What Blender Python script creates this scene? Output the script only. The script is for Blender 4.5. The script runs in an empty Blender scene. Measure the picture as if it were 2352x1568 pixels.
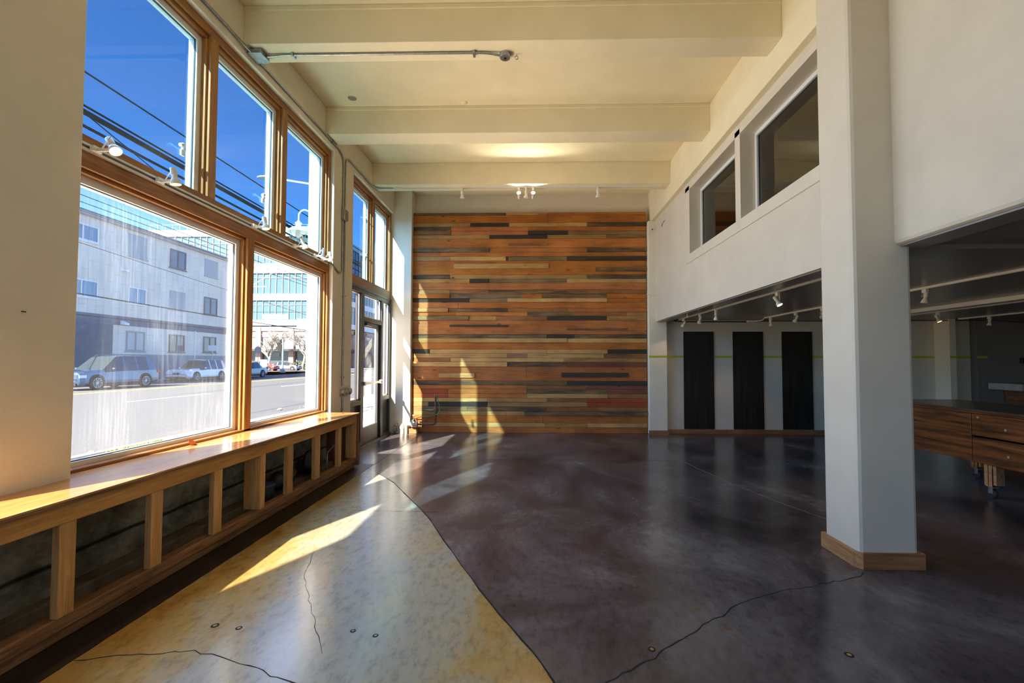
import bpy, math, random
from mathutils import Vector, Matrix
random.seed(7)
SC = bpy.context.scene
COL = SC.collection
PI = math.pi
# ------------------------------------------------------------------ camera
CAMZ = 1.5
cam_d = bpy.data.cameras.new('camera'); cam = bpy.data.objects.new('camera', cam_d); COL.objects.link(cam)
cam_d.sensor_width = 36.0; cam_d.lens = 1045.0 / 2352.0 * 36.0
cam_d.shift_x = (1176 - 1201.96) / 2352.0; cam_d.shift_y = (793.61 - 784) / 2352.0
cam_d.clip_start = 0.05; cam_d.clip_end = 600
def cam_matrix(yaw, pitch, roll):
    cy, sy = math.cos(yaw), math.sin(yaw)
    fwd = Vector((sy * math.cos(pitch), cy * math.cos(pitch), math.sin(pitch)))
    right = Vector((cy, -sy, 0)); down = fwd.cross(right)
    r = right * math.cos(roll) - down * math.sin(roll)
    d = down * math.cos(roll) + right * math.sin(roll)
    m = Matrix((r, -d, -fwd)).transposed().to_4x4()
    m.translation = Vector((0, 0, CAMZ))
    return m
cam.matrix_world = cam_matrix(-0.0221, 0.034, 0.0021)
SC.camera = cam
# ------------------------------------------------------------------ world, sun, exposure
SUN_DIR = Vector((1.0, 2.08, -1.75)).normalized()
world = bpy.data.worlds.new('sky'); SC.world = world; world.use_nodes = True
wn = world.node_tree.nodes; wl = world.node_tree.links
bg = wn['Background']
sky = wn.new('ShaderNodeTexSky'); sky.sky_type = 'NISHITA'; sky.sun_disc = False
sky.sun_elevation = math.asin(-SUN_DIR.z); sky.sun_rotation = math.atan2(-SUN_DIR.x, -SUN_DIR.y)
sky.air_density = 1.0; sky.dust_density = 0.3; sky.ozone_density = 3.0
skm = wn.new('ShaderNodeMix'); skm.data_type = 'RGBA'; skm.blend_type = 'MULTIPLY'; skm.inputs[0].default_value = 1.0
wl.new(sky.outputs[0], skm.inputs[6]); skm.inputs[7].default_value = (.45, .665, 1.0, 1)
wl.new(skm.outputs[2], bg.inputs['Color']); bg.inputs['Strength'].default_value = 0.40
sun_d = bpy.data.lights.new('sun', 'SUN'); sun = bpy.data.objects.new('sun', sun_d); COL.objects.link(sun)
sun_d.energy = 25.0; sun_d.angle = math.radians(0.7); sun_d.color = (1.0, 0.90, 0.76)
sun.rotation_euler = SUN_DIR.to_track_quat('-Z', 'Y').to_euler(); sun.location = (-20, -40, 40)
vs = SC.view_settings
SC.display_settings.display_device = 'sRGB'
vs.view_transform = 'Standard'; vs.look = 'None'; vs.gamma = 1.0; vs.use_curve_mapping = False
vs.exposure = 0.0
SC.cycles.max_bounces = 12; SC.cycles.diffuse_bounces = 6; SC.cycles.glossy_bounces = 4
SC.cycles.transparent_max_bounces = 24; SC.cycles.sample_clamp_indirect = 8.0
SC.cycles.caustics_reflective = False; SC.cycles.caustics_refractive = False
try:
    SC.cycles.use_denoising = True
except Exception:
    pass

# ------------------------------------------------------------------ added fill lamps outside the windows, brightening the room:
# cool, aimed down, for skylight; warm, aimed up, for street bounce
def window_fill(name, y0, y1, x, z, h, aim, e, c, spread=150):
    ld = bpy.data.lights.new(name, 'AREA'); ld.shape = 'RECTANGLE'; ld.size = y1-y0; ld.size_y = h; ld.energy = e; ld.color = c; ld.spread = math.radians(spread)
    o = bpy.data.objects.new(name, ld); COL.objects.link(o); o.location = (x, (y0+y1)/2, z); o.rotation_euler = Vector(aim).to_track_quat('-Z', 'X').to_euler()
    # keep the long side along the wall
    q = Vector(aim).normalized(); yax = Vector((0,1,0)); xax = yax.cross(-q).normalized()
    o.rotation_euler = Matrix((yax, (-q).cross(yax).normalized(), -q)).transposed().to_euler()
    return o
SKYC, GNDC = (.55, .67, 1.0), (1.0, .78, .54)
for nm, y0, y1, k in (('near', .35, 2.10, .45), ('main', 2.85, 6.5, 1.0), ('door', 7.35, 9.4, .6)):
    window_fill('sky_fill_'+nm, y0, y1, -3.9, 4.3, 2.2, (1, 0, -.62), 235*k, SKYC, 125)
    window_fill('street_fill_'+nm, y0, y1, -3.9, .9, 2.0, (1, 0, 1.0), 155*k, GNDC, 125)
def rear_fill(name, x0, x1, z0, z1, e, c):  # added fill lamps behind the camera, outside the invented rear windows
    ld = bpy.data.lights.new(name, 'AREA'); ld.shape = 'RECTANGLE'; ld.size = x1-x0; ld.size_y = z1-z0; ld.energy = e; ld.color = c; ld.spread = math.radians(150)
    o = bpy.data.objects.new(name, ld); COL.objects.link(o); o.location = ((x0+x1)/2, -6.95, (z0+z1)/2); o.rotation_euler = (math.radians(90), 0, 0)
rear_fill('rear_fill_main', -2.2, 2.0, .8, 4.4, 16, (1, .90, .78))
rear_fill('rear_fill_low', 4.5, 9.5, .6, 2.25, 14, (1, .88, .76))
# ------------------------------------------------------------------ helpers
class MB:
    def __init__(s): s.v = []; s.f = []; s.m = []; s.c = []; s.col = None
    def add(s, vs_, fs, m=0):
        o = len(s.v); s.v += [tuple(map(float, p)) for p in vs_]
        for f in fs: s.f.append(tuple(o + i for i in f)); s.m.append(m); s.c.append(s.col)
        return s
    def box(s, x0, x1, y0, y1, z0, z1, m=0):
        if x0 > x1: x0, x1 = x1, x0
        if y0 > y1: y0, y1 = y1, y0
        if z0 > z1: z0, z1 = z1, z0
        return s.add([(x0,y0,z0),(x1,y0,z0),(x1,y1,z0),(x0,y1,z0),(x0,y0,z1),(x1,y0,z1),(x1,y1,z1),(x0,y1,z1)],
              [(0,3,2,1),(4,5,6,7),(0,1,5,4),(1,2,6,5),(2,3,7,6),(3,0,4,7)], m)
    def prism(s, poly, ax, a, b, m=0):
        # poly of 2D points in the two other axes (in xyz order)
        def P(p, t):
            return {'x': (t, p[0], p[1]), 'y': (p[0], t, p[1]), 'z': (p[0], p[1], t)}[ax]
        n = len(poly)
        fs = [tuple(range(n))[::-1], tuple(range(n, 2*n))] + [(i, (i+1) % n, n + (i+1) % n, n + i) for i in range(n)]
        area = sum(poly[i][0]*poly[(i+1)%n][1]-poly[(i+1)%n][0]*poly[i][1] for i in range(n))
        flip = (area < 0) != (ax == 'y')
        if (b < a) : flip = not flip
        if flip: fs = [f[::-1] for f in fs]
        return s.add([P(p, a) for p in poly] + [P(p, b) for p in poly], fs, m)
    def tube(s, pts, r, n=8, m=0, caps=True):
        pts = [Vector(p) for p in pts]; k = len(pts)
        rs = r if isinstance(r, (list, tuple)) else [r]*k
        vs_ = []; up = None
        for i, p in enumerate(pts):
            t = (pts[min(i+1,k-1)] - pts[max(i-1,0)]).normalized()
            if up is None:
                up = Vector((0,0,1)) if abs(t.z) < .9 else Vector((1,0,0))
            a = t.cross(up)
            if a.length < 1e-6: a = t.cross(Vector((0,1,0)))
            a.normalize(); b = a.cross(t).normalized(); up = b
            for j in range(n):
                th = 2*PI*j/n
                vs_.append(p + (a*math.cos(th) + b*math.sin(th))*rs[i])
        fs = []
        for i in range(k-1):
            for j in range(n):
                fs.append((i*n+j, (i+1)*n+j, (i+1)*n+(j+1)%n, i*n+(j+1)%n))
        if caps: fs += [tuple(range(n)), tuple(range((k-1)*n, k*n))[::-1]]
        return s.add(vs_, fs, m)
    def lathe(s, prof, o=(0,0,0), ax=(0,0,1), n=20, m=0):
        # prof: list of (radius, height along ax)
        ax = Vector(ax).normalized(); o = Vector(o)
        t = Vector((1,0,0)) if abs(ax.x) < .8 else Vector((0,1,0))
        a = ax.cross(t).normalized(); b = ax.cross(a)
        vs_ = []
        for r, h in prof:
            for j in range(n):
                th = 2*PI*j/n; vs_.append(o + ax*h + (a*math.cos(th)+b*math.sin(th))*r)
        k = len(prof); fs = []
        for i in range(k-1):
            for j in range(n): fs.append((i*n+j, i*n+(j+1)%n, (i+1)*n+(j+1)%n, (i+1)*n+j))
        fs += [tuple(range(n))[::-1], tuple(range((k-1)*n, k*n))]
        return s.add(vs_, fs, m)
    def cyl(s, p0, p1, r, n=16, m=0): return s.tube([p0, p1], r, n, m)
def fillet(pts, r, seg=5):
    P = [Vector(p) for p in pts]; out = [P[0]]
    for i in range(1, len(P)-1):
        a = (P[i-1]-P[i]); b = (P[i+1]-P[i]); rr = min(r, a.length*.49, b.length*.49)
        p0 = P[i]+a.normalized()*rr; p1 = P[i]+b.normalized()*rr
        for k in range(seg+1):
            t = k/seg; out.append(p0*(1-t)**2 + P[i]*2*t*(1-t) + p1*t*t)
    out.append(P[-1]); return out
def build(name, mb, mats, parent=None, origin=None, bevel=0, smooth=False, sub=0):
    """one mesh object; vertices given in world space (or the parent's local space when it has one)"""
    if not isinstance(mats, (list, tuple)): mats = [mats]
    vs_ = mb.v
    if parent is None:
        if origin is None:
            xs = [p[0] for p in vs_]; ys = [p[1] for p in vs_]; zs = [p[2] for p in vs_]
            origin = ((min(xs)+max(xs))/2, (min(ys)+max(ys))/2, min(zs))
    elif origin is None: origin = (0,0,0)
    me = bpy.data.meshes.new(name)
    me.from_pydata([(p[0]-origin[0], p[1]-origin[1], p[2]-origin[2]) for p in vs_], [], mb.f)
    for mt in mats: me.materials.append(mt)
    if len(mats) > 1: me.polygons.foreach_set('material_index', mb.m)
    if any(c is not None for c in mb.c):
        ca = me.color_attributes.new('tint', 'FLOAT_COLOR', 'CORNER')
        for p in me.polygons:
            c = mb.c[p.index] or (.5,.5,.5,1)
            for li in p.loop_indices: ca.data[li].color = c
    if smooth:
        me.polygons.foreach_set('use_smooth', [True]*len(me.polygons))
        me.update()
        try: me.set_sharp_from_angle(angle=math.radians(38))
        except Exception: pass
    me.update()
    o = bpy.data.objects.new(name, me); COL.objects.link(o); o.location = origin
    if parent is not None: o.parent = parent
    if bevel:
        b = o.modifiers.new('bevel', 'BEVEL'); b.width = bevel; b.segments = 2; b.limit_method = 'ANGLE'; b.angle_limit = math.radians(40)
        b.harden_normals = False
    if sub:
        b = o.modifiers.new('sub', 'SUBSURF'); b.levels = sub; b.render_levels = sub
    return o
def tag(o, label=None, cat=None, group=None, kind=None):
    if label: o['label'] = label
    if cat: o['category'] = cat
    if group: o['group'] = group
    if kind: o['kind'] = kind
    return o
def thing(name, loc=(0,0,0), label=None, cat=None, group=None, kind=None, rz=0):
    o = bpy.data.objects.new(name, None); COL.objects.link(o); o.location = loc; o.rotation_euler = (0,0,rz)
    o.empty_display_size = .1
    return tag(o, label, cat, group, kind)
def rel(mb, o):
    """shift an MB from world space into the local space of an unrotated empty"""
    l = o.location; mb.v = [(x-l[0], y-l[1], z-l[2]) for x, y, z in mb.v]; return mb
def struct(name, mb, mats, parent=None, **k):
    o = build(name, mb, mats, parent, **k)
    if parent is None: o['kind'] = 'structure'
    return o
def copy_tree(o, parent=None):
    c = o.copy(); COL.objects.link(c); c.parent = parent
    for ch in list(o.children): copy_tree(ch, c)
    return c
def spot_dir(v): return Vector(v).normalized().to_track_quat('-Z', 'Y').to_euler()

# ------------------------------------------------------------------ materials
def nt(name):
    m = bpy.data.materials.new(name); m.use_nodes = True
    n = m.node_tree.nodes; l = m.node_tree.links
    return m, n, l, n['Principled BSDF']
def setp(b, **k):
    for a, v in k.items():
        a = {'rough':'Roughness','metal':'Metallic','spec':'Specular IOR Level','coat':'Coat Weight','coatr':'Coat Roughness','trans':'Transmission Weight','ior':'IOR','alpha':'Alpha'}[a]
        b.inputs[a].default_value = v
def plain(name, c, rough=.5, metal=0, spec=.5, coat=0):
    m, n, l, b = nt(name); b.inputs['Base Color'].default_value = (*c, 1); setp(b, rough=rough, metal=metal, spec=spec, coat=coat)
    return m
def ramp(n, stops):
    r = n.new('ShaderNodeValToRGB'); e = r.color_ramp.elements
    while len(e) > 1: e.remove(e[-1])
    e[0].position = stops[0][0]; e[0].color = (*stops[0][1], 1)
    for p, c in stops[1:]:
        x = e.new(p); x.color = (*c, 1)
    return r
def noise(n, l, scale=5, detail=4, rough=.55, vec=None, sc=None, dist=0):
    t = n.new('ShaderNodeTexNoise'); t.inputs['Scale'].default_value = scale; t.inputs['Detail'].default_value = detail
    t.inputs['Roughness'].default_value = rough; t.inputs['Distortion'].default_value = dist
    tc = n.new('ShaderNodeTexCoord')
    if sc is not None:
        mp = n.new('ShaderNodeMapping'); mp.inputs['Scale'].default_value = sc
        l.new(tc.outputs['Object'], mp.inputs[0]); l.new(mp.outputs[0], t.inputs['Vector'])
    else: l.new(tc.outputs['Object'], t.inputs['Vector'])
    return t
def bumpy(n, l, b, fac, strength=.2, dist=.01):
    bp = n.new('ShaderNodeBump'); bp.inputs['Strength'].default_value = strength; bp.inputs['Distance'].default_value = dist
    l.new(fac, bp.inputs['Height']); l.new(bp.outputs[0], b.inputs['Normal'])
def mottled(name, stops, scale=5, rough=.6, detail=5, sc=None, bump=.15, bd=.005, spec=.4, dist=0):
    m, n, l, b = nt(name); t = noise(n, l, scale, detail, .6, sc=sc, dist=dist); r = ramp(n, stops)
    l.new(t.outputs[0], r.inputs[0]); l.new(r.outputs[0], b.inputs['Base Color']); setp(b, rough=rough, spec=spec)
    if bump: bumpy(n, l, b, t.outputs[0], bump, bd)
    return m
def mixc(n, l, fac, a, b, mode='MIX'):
    x = n.new('ShaderNodeMix'); x.data_type = 'RGBA'; x.blend_type = mode
    for i, s_ in ((0, fac), (6, a), (7, b)):
        if isinstance(s_, (int, float)): x.inputs[i].default_value = s_
        elif isinstance(s_, tuple): x.inputs[i].default_value = (*s_, 1) if len(s_) == 3 else s_
        else: l.new(s_, x.inputs[i])
    return x.outputs[2]
def plaster(name, c, rough=.75, spec=.25, bmp=.25):
    m, n, l, b = nt(name)
    t = noise(n, l, 2.2, 5, .6); t2 = noise(n, l, 38, 3, .5)
    r = ramp(n, [(.3, tuple(x*.93 for x in c)), (.7, tuple(min(1, x*1.03) for x in c))])
    l.new(t.outputs[0], r.inputs[0]); l.new(r.outputs[0], b.inputs['Base Color']); setp(b, rough=rough, spec=spec)
    mm = n.new('ShaderNodeMath'); mm.operation = 'MULTIPLY_ADD'; mm.inputs[1].default_value = .25
    l.new(t2.outputs[0], mm.inputs[0]); l.new(t.outputs[0], mm.inputs[2])
    bumpy(n, l, b, mm.outputs[0], bmp, .012)
    return m
def wood(name, c1, c2, axis='y', rough=.5, grain=55, spec=.4, knots=True, coat=0):
    m, n, l, b = nt(name)
    s_ = {'x': (.06, 1, 1), 'y': (1, .06, 1), 'z': (1, 1, .06)}[axis]
    t = noise(n, l, grain, 5, .6, sc=s_, dist=.6); t2 = noise(n, l, 4, 4, .6, sc=tuple(min(1, x*4) for x in s_))
    r = ramp(n, [(.32, c1), (.68, c2)]); l.new(t.outputs[0], r.inputs[0])
    r2 = ramp(n, [(.3, (.72,.66,.6)), (.6, (1.05,1.03,1.0))]); l.new(t2.outputs[0], r2.inputs[0])
    o = mixc(n, l, 1.0, r.outputs[0], r2.outputs[0], 'MULTIPLY')
    if knots:
        v = n.new('ShaderNodeTexVoronoi'); v.inputs['Scale'].default_value = 2.6
        tc = n.new('ShaderNodeTexCoord'); mp = n.new('ShaderNodeMapping'); mp.inputs['Scale'].default_value = tuple({.06:.45}.get(x, 1.5) for x in s_)
        l.new(tc.outputs['Object'], mp.inputs[0]); l.new(mp.outputs[0], v.inputs['Vector'])
        r3 = ramp(n, [(.03, (.28,.18,.12)), (.085, (1,1,1))]); l.new(v.outputs['Distance'], r3.inputs[0])
        o = mixc(n, l, 1.0, o, r3.outputs[0], 'MULTIPLY')
    l.new(o, b.inputs['Base Color']); setp(b, rough=rough, spec=spec, coat=coat)
    bumpy(n, l, b, t.outputs[0], .15, .002)
    return m
def glass(name, tint, refl=.9, dirt=0.0, ior=1.5):
    m = bpy.data.materials.new(name); m.use_nodes = True; n = m.node_tree.nodes; l = m.node_tree.links
    n.remove(n['Principled BSDF']); out = n['Material Output']
    tr = n.new('ShaderNodeBsdfTransparent'); tr.inputs[0].default_value = (*tint, 1)
    gl = n.new('ShaderNodeBsdfGlossy'); gl.inputs['Roughness'].default_value = 0.0; gl.inputs['Color'].default_value = (refl, refl, refl, 1)
    fr = n.new('ShaderNodeFresnel'); fr.inputs[0].default_value = ior
    geo = n.new('ShaderNodeNewGeometry'); sub = n.new('ShaderNodeMath'); sub.operation = 'MULTIPLY'
    inv = n.new('ShaderNodeMath'); inv.operation = 'SUBTRACT'; inv.inputs[0].default_value = 1.0
    l.new(geo.outputs['Backfacing'], inv.inputs[1]); l.new(fr.outputs[0], sub.inputs[0]); l.new(inv.outputs[0], sub.inputs[1])
    mx = n.new('ShaderNodeMixShader'); l.new(sub.outputs[0], mx.inputs[0]); l.new(tr.outputs[0], mx.inputs[1]); l.new(gl.outputs[0], mx.inputs[2])
    last = mx.outputs[0]
    if dirt:
        df = n.new('ShaderNodeBsdfTranslucent'); df.inputs[0].default_value = (.8,.82,.82,1)
        t = noise(n, l, 16, 8, .8, sc=(1, 6.0, .16)); t2 = noise(n, l, 1.3, 2, .5, sc=(1, 1, .6))
        r = ramp(n, [(.47, (0,0,0)), (.70, (1,1,1))]); l.new(t.outputs[0], r.inputs[0])
        r2 = ramp(n, [(.42, (0,0,0)), (.62, (1,1,1))]); l.new(t2.outputs[0], r2.inputs[0])
        mm = n.new('ShaderNodeMath'); mm.operation = 'MULTIPLY'; l.new(r.outputs[0], mm.inputs[0]); l.new(r2.outputs[0], mm.inputs[1])
        m3 = n.new('ShaderNodeMath'); m3.operation = 'MULTIPLY_ADD'; m3.inputs[1].default_value = dirt; m3.inputs[2].default_value = dirt*.12; l.new(mm.outputs[0], m3.inputs[0])
        mx2 = n.new('ShaderNodeMixShader'); l.new(m3.outputs[0], mx2.inputs[0]); l.new(last, mx2.inputs[1]); l.new(df.outputs[0], mx2.inputs[2]); last = mx2.outputs[0]
    l.new(last, out.inputs['Surface'])
    return m
def emis(name, c, s_):
    m, n, l, b = nt(name); b.inputs['Base Color'].default_value = (*c, 1); b.inputs['Emission Color'].default_value = (*c, 1); b.inputs['Emission Strength'].default_value = s_
    return m

M = {}
M['ceiling'] = plaster('cream_ceiling_paint', (.82, .74, .52))
M['wall'] = plaster('warm_white_wall_paint', (.80, .74, .60))
M['smooth'] = plaster('smooth_white_wall_paint', (.665, .615, .505), rough=.55, bmp=.03)
M['dkceil'] = plain('dark_gray_gloss_ceiling_paint', (.27, .25, .235), rough=.30, spec=.6)
M['frame_y'] = wood('fir_frame_along_y', (.24, .09, .02), (.42, .19, .052), 'y', .45)
M['frame_z'] = wood('fir_frame_along_z', (.31, .125, .030), (.52, .26, .078), 'z', .45)
M['bench_y'] = wood('bench_fir_along_y', (.45, .20, .045), (.66, .35, .105), 'y', .55)
M['bench_z'] = wood('bench_fir_along_z', (.48, .24, .07), (.70, .41, .15), 'z', .55)
M['plate_y'] = wood('worn_plate_along_y', (.13, .065, .03), (.38, .2, .09), 'y', .6)
M['ply'] = wood('bench_top_oak', (.52, .25, .07), (.68, .37, .13), 'y', .22, spec=.5, knots=False, coat=.3)
M['plyedge'] = wood('ply_edge', (.12, .06, .025), (.36, .2, .085), 'y', .6, knots=False)
M['endplank'] = wood('rough_end_plank', (.14, .05, .03), (.34, .15, .085), 'z', .65)
M['base_x'] = wood('baseboard_along_x', (.22, .09, .03), (.42, .2, .075), 'x', .5)
M['base_y'] = wood('baseboard_along_y', (.30, .14, .055), (.56, .32, .15), 'y', .5)
M['vinyl'] = plain('white_vinyl', (.80, .81, .79), .4)
M['gasket'] = plain('dark_gasket', (.03, .05, .06), .5)
M['alu'] = plain('dark_bronze_aluminium', (.085, .082, .085), .38, .55)
M['alul'] = plain('brushed_aluminium_bar', (.62, .60, .56), .3, .9)
M['galv'] = mottled('galvanised_steel', [(.3, (.26, .27, .26)), (.7, (.46, .47, .45))], 30, .34, bump=0)
M['galv'].node_tree.nodes['Principled BSDF'].inputs['Metallic'].default_value = .8
M['whitem'] = plain('white_track_metal', (.80, .78, .70), .35)
M['white'] = plain('white_plastic', (.85, .85, .83), .4)
M['black'] = plain('black_plastic', (.015, .015, .016), .45)
M['rubber'] = plain('black_rubber', (.02, .02, .022), .75)
M['lime'] = plain('lime_green_paint', (.42, .50, .03), .6)
M['panel'] = mottled('black_stained_panel', [(.3, (.012, .010, .008)), (.7, (.032, .025, .019))], 26, .5, spec=.2, sc=(1, 1, .05), bump=.05, bd=.001)
M['glass_clear'] = glass('window_glass_clear', (.985, .99, .985))
M['glass_dirty'] = glass('window_glass_streaked', (.985, .99, .985), dirt=.075)
M['glass_blue'] = glass('window_glass_blue_film', (.53, .71, .77))
M['glass_mezz'] = glass('mezzanine_glass', (.90, .90, .90), refl=1.0, ior=1.9)
M['lens_off'] = plain('unlit_lamp_lens', (.75, .74, .70), .15)
M['lens_on'] = emis('lit_lamp_lens', (1.0, .82, .58), 14)
M['lens_dim'] = emis('warm_lit_lamp_lens', (1.0, .50, .18), 5)
M['lens_amber'] = emis('amber_lit_lamp_lens', (1.0, .66, .28), 7)
def concrete_old():
    m, n, l, b = nt('old_board_formed_concrete')
    t = noise(n, l, 3.2, 8, .7, sc=(1, .8, 1.3)); r = ramp(n, [(.3, (.06, .055, .035)), (.45, (.19, .17, .115)), (.58, (.34, .31, .22)), (.75, (.50, .46, .34))])
    l.new(t.outputs[0], r.inputs[0])
    tc = n.new('ShaderNodeTexCoord'); w = n.new('ShaderNodeTexWave'); w.wave_type = 'BANDS'; w.bands_direction = 'Z'; w.inputs['Scale'].default_value = 1.15
    w.inputs['Distortion'].default_value = .5; w.inputs['Detail'].default_value = 2; w.inputs['Detail Scale'].default_value = 2
    l.new(tc.outputs['Object'], w.inputs['Vector'])
    r2 = ramp(n, [(0, (.12,.12,.12)), (.045, (1,1,1))]); l.new(w.outputs[0], r2.inputs[0])
    o = mixc(n, l, 1.0, r.outputs[0], r2.outputs[0], 'MULTIPLY'); l.new(o, b.inputs['Base Color']); setp(b, rough=.9, spec=.2)
    bumpy(n, l, b, t.outputs[0], .6, .03); return m
M['oldconc'] = concrete_old()
M['dust'] = mottled('dusty_concrete', [(.3, (.10, .08, .05)), (.7, (.24, .19, .13))], 6, .9)
def floor_mat(name, stops, rough, rstops, scale=1.2, spk=None, sheen=.5, gray_mid=None):
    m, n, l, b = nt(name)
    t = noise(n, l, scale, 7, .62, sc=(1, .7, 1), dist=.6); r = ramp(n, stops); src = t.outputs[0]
    if gray_mid:                                   # ochre toward both borders of the field, grayer in its middle
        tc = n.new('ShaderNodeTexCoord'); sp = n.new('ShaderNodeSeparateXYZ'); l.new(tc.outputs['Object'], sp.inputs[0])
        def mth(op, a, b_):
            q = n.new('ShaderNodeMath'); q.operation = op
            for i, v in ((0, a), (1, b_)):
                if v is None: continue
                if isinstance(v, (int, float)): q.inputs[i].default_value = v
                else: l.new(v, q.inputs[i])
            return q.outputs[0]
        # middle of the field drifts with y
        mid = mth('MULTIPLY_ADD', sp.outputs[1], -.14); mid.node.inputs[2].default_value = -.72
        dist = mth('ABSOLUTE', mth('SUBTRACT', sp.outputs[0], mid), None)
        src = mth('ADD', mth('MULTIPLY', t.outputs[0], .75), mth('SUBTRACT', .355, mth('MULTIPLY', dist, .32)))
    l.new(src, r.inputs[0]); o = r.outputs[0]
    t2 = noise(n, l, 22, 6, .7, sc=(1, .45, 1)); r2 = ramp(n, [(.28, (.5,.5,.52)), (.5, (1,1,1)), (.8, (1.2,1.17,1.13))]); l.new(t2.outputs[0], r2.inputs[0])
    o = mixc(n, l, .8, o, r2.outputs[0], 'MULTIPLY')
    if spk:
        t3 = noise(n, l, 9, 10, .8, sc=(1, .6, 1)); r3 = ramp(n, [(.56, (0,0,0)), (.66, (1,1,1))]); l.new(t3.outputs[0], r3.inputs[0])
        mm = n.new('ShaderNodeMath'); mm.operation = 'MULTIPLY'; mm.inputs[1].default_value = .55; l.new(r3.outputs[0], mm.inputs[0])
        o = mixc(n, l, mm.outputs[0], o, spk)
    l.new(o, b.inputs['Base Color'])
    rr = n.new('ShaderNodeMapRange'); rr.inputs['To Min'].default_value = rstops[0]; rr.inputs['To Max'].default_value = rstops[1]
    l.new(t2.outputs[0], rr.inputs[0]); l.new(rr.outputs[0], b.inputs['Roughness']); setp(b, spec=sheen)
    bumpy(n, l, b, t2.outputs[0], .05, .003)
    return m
M['floor_dark'] = floor_mat('dark_stained_polished_concrete', [(.3, (.020, .017, .020)), (.44, (.060, .052, .058)), (.56, (.10, .09, .096)), (.70, (.185, .175, .172))], .2, (.14, .30))
M['floor_strip'] = floor_mat('near_black_floor_border', [(.3, (.006, .0045, .0045)), (.7, (.02, .015, .014))], .2, (.3, .5))
M['floor_yellow'] = floor_mat('ochre_and_gray_stained_concrete', [(.30, (.33, .17, .03)), (.44, (.36, .25, .09)), (.56, (.33, .31, .22)), (.75, (.26, .28, .27))], .2, (.12, .26), scale=1.5, spk=(.13, .14, .14), gray_mid=True)
M['crackm'] = plain('dark_crack_filler', (.008, .007, .007), .9)  # near-black fill of floor cracks, seams and plug rings
M['crackl'] = plain('pale_crack_filler', (.30, .29, .28), .8)
M['stain_rust'] = plain('rusty_floor_plug', (.12, .07, .04), .5)
M['asphalt'] = mottled('sunlit_asphalt', [(.35, (.085, .088, .09)), (.65, (.165, .17, .172))], 30, .9, bump=.3, bd=.01)
M['gravel'] = mottled('gravelly_pavement_edge', [(.35, (.02, .02, .02)), (.5, (.07, .068, .064)), (.68, (.34, .33, .31))], 22, .95, bump=.6, bd=.02)
M['sidewalk'] = mottled('pale_sidewalk_concrete', [(.35, (.36, .35, .33)), (.65, (.48, .47, .45))], 6, .9)
M['grass'] = mottled('grass_green', [(.3, (.12, .22, .03)), (.7, (.35, .45, .09))], 40, .8)
M['exterior'] = plaster('exterior_white_stucco', (.84, .84, .82), rough=.85)
M['car_white'] = plain('white_car_paint', (.82, .83, .84), .2, coat=1)
M['car_blue'] = plain('slate_blue_car_paint', (.055, .10, .18), .25, .3, coat=1)
M['car_dark'] = plain('dark_blue_car_paint', (.05, .09, .16), .2, .3, coat=1)
M['car_red'] = plain('red_car_paint', (.55, .06, .04), .25, coat=1)
M['car_silver'] = plain('silver_car_paint', (.45, .47, .5), .25, .5, coat=1)
M['car_glass'] = plain('dark_car_glass', (.03, .045, .055), .05, spec=.8)
M['rim'] = plain('alloy_rim', (.55, .56, .58), .3, .7)
M['headl'] = plain('headlamp_lens', (.8, .82, .85), .1)
M['tail'] = plain('red_tail_lens', (.5, .02, .02), .2)
# ================================================================== THE SETTING: room shell
XW, XE = -2.945, -3.20            # inner and outer face of the street wall
XP = -3.33                        # outer face of its pilasters
XG, XR, XR2, XN = 2.457, 2.5345, 2.753, 2.68
ZC, ZB = 5.10, 4.709              # ceiling, beam bottoms
YB, YF = -6.6, 9.74               # rear end, far plaster wall
BAYS = [(.29, 2.10), (2.80, 6.58)]
# floor: one mesh, regions meet edge to edge
fl = MB()
STRIPX = -2.30
curve = [(-2.28,6.30),(-2.09,6.10),(-1.90,5.87),(-1.72,5.63),(-1.51,5.27),(-1.30,4.91),(-1.14,4.64),(-.99,4.37),(-.87,4.11),(-.75,3.85),(-.63,3.61),(-.52,3.37),(-.43,3.2),(-.35,3.03),(-.27,2.88),(-.19,2.73),(-.12,2.61),(-.06,2.5),(0,2.4),(.04,2.32),(.10,2.18),(.22,1.9),(.45,1.3),(.62,.6),(.7,-.3),(.7,-1.6)]
def strip_faces(mb, ys, xa, xb, m):
    for i in range(len(ys)-1):
        mb.add([(xa[i], ys[i], 0), (xb[i], ys[i], 0), (xb[i+1], ys[i+1], 0), (xa[i+1], ys[i+1], 0)], [(0,1,2,3)], m)
ys = [c[1] for c in curve][::-1]; xs = [c[0] for c in curve][::-1]
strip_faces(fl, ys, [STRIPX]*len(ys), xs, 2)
strip_faces(fl, ys, xs, [12.0]*len(ys), 0)
fl.add([(STRIPX, 6.30, 0), (12, 6.30, 0), (12, 10.2, 0), (STRIPX, 10.2, 0)], [(0,1,2,3)], 0)
fl.add([(STRIPX, -6.7, 0), (12, -6.7, 0), (12, -1.6, 0), (STRIPX, -1.6, 0)], [(0,1,2,3)], 0)
fl.add([(-3.2, -6.7, 0), (STRIPX, -6.7, 0), (STRIPX, 6.62, 0), (-3.2, 6.62, 0)], [(0,1,2,3)], 1)
fl.add([(-3.2, 6.62, 0), (STRIPX, 6.62, 0), (STRIPX, 10.2, 0), (-3.2, 10.2, 0)], [(0,1,2,3)], 0)
fl.add([(-3.2,-6.7,-.25), (12,-6.7,-.25), (12,10.2,-.25), (-3.2,10.2,-.25)], [(3,2,1,0)], 1)
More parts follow.
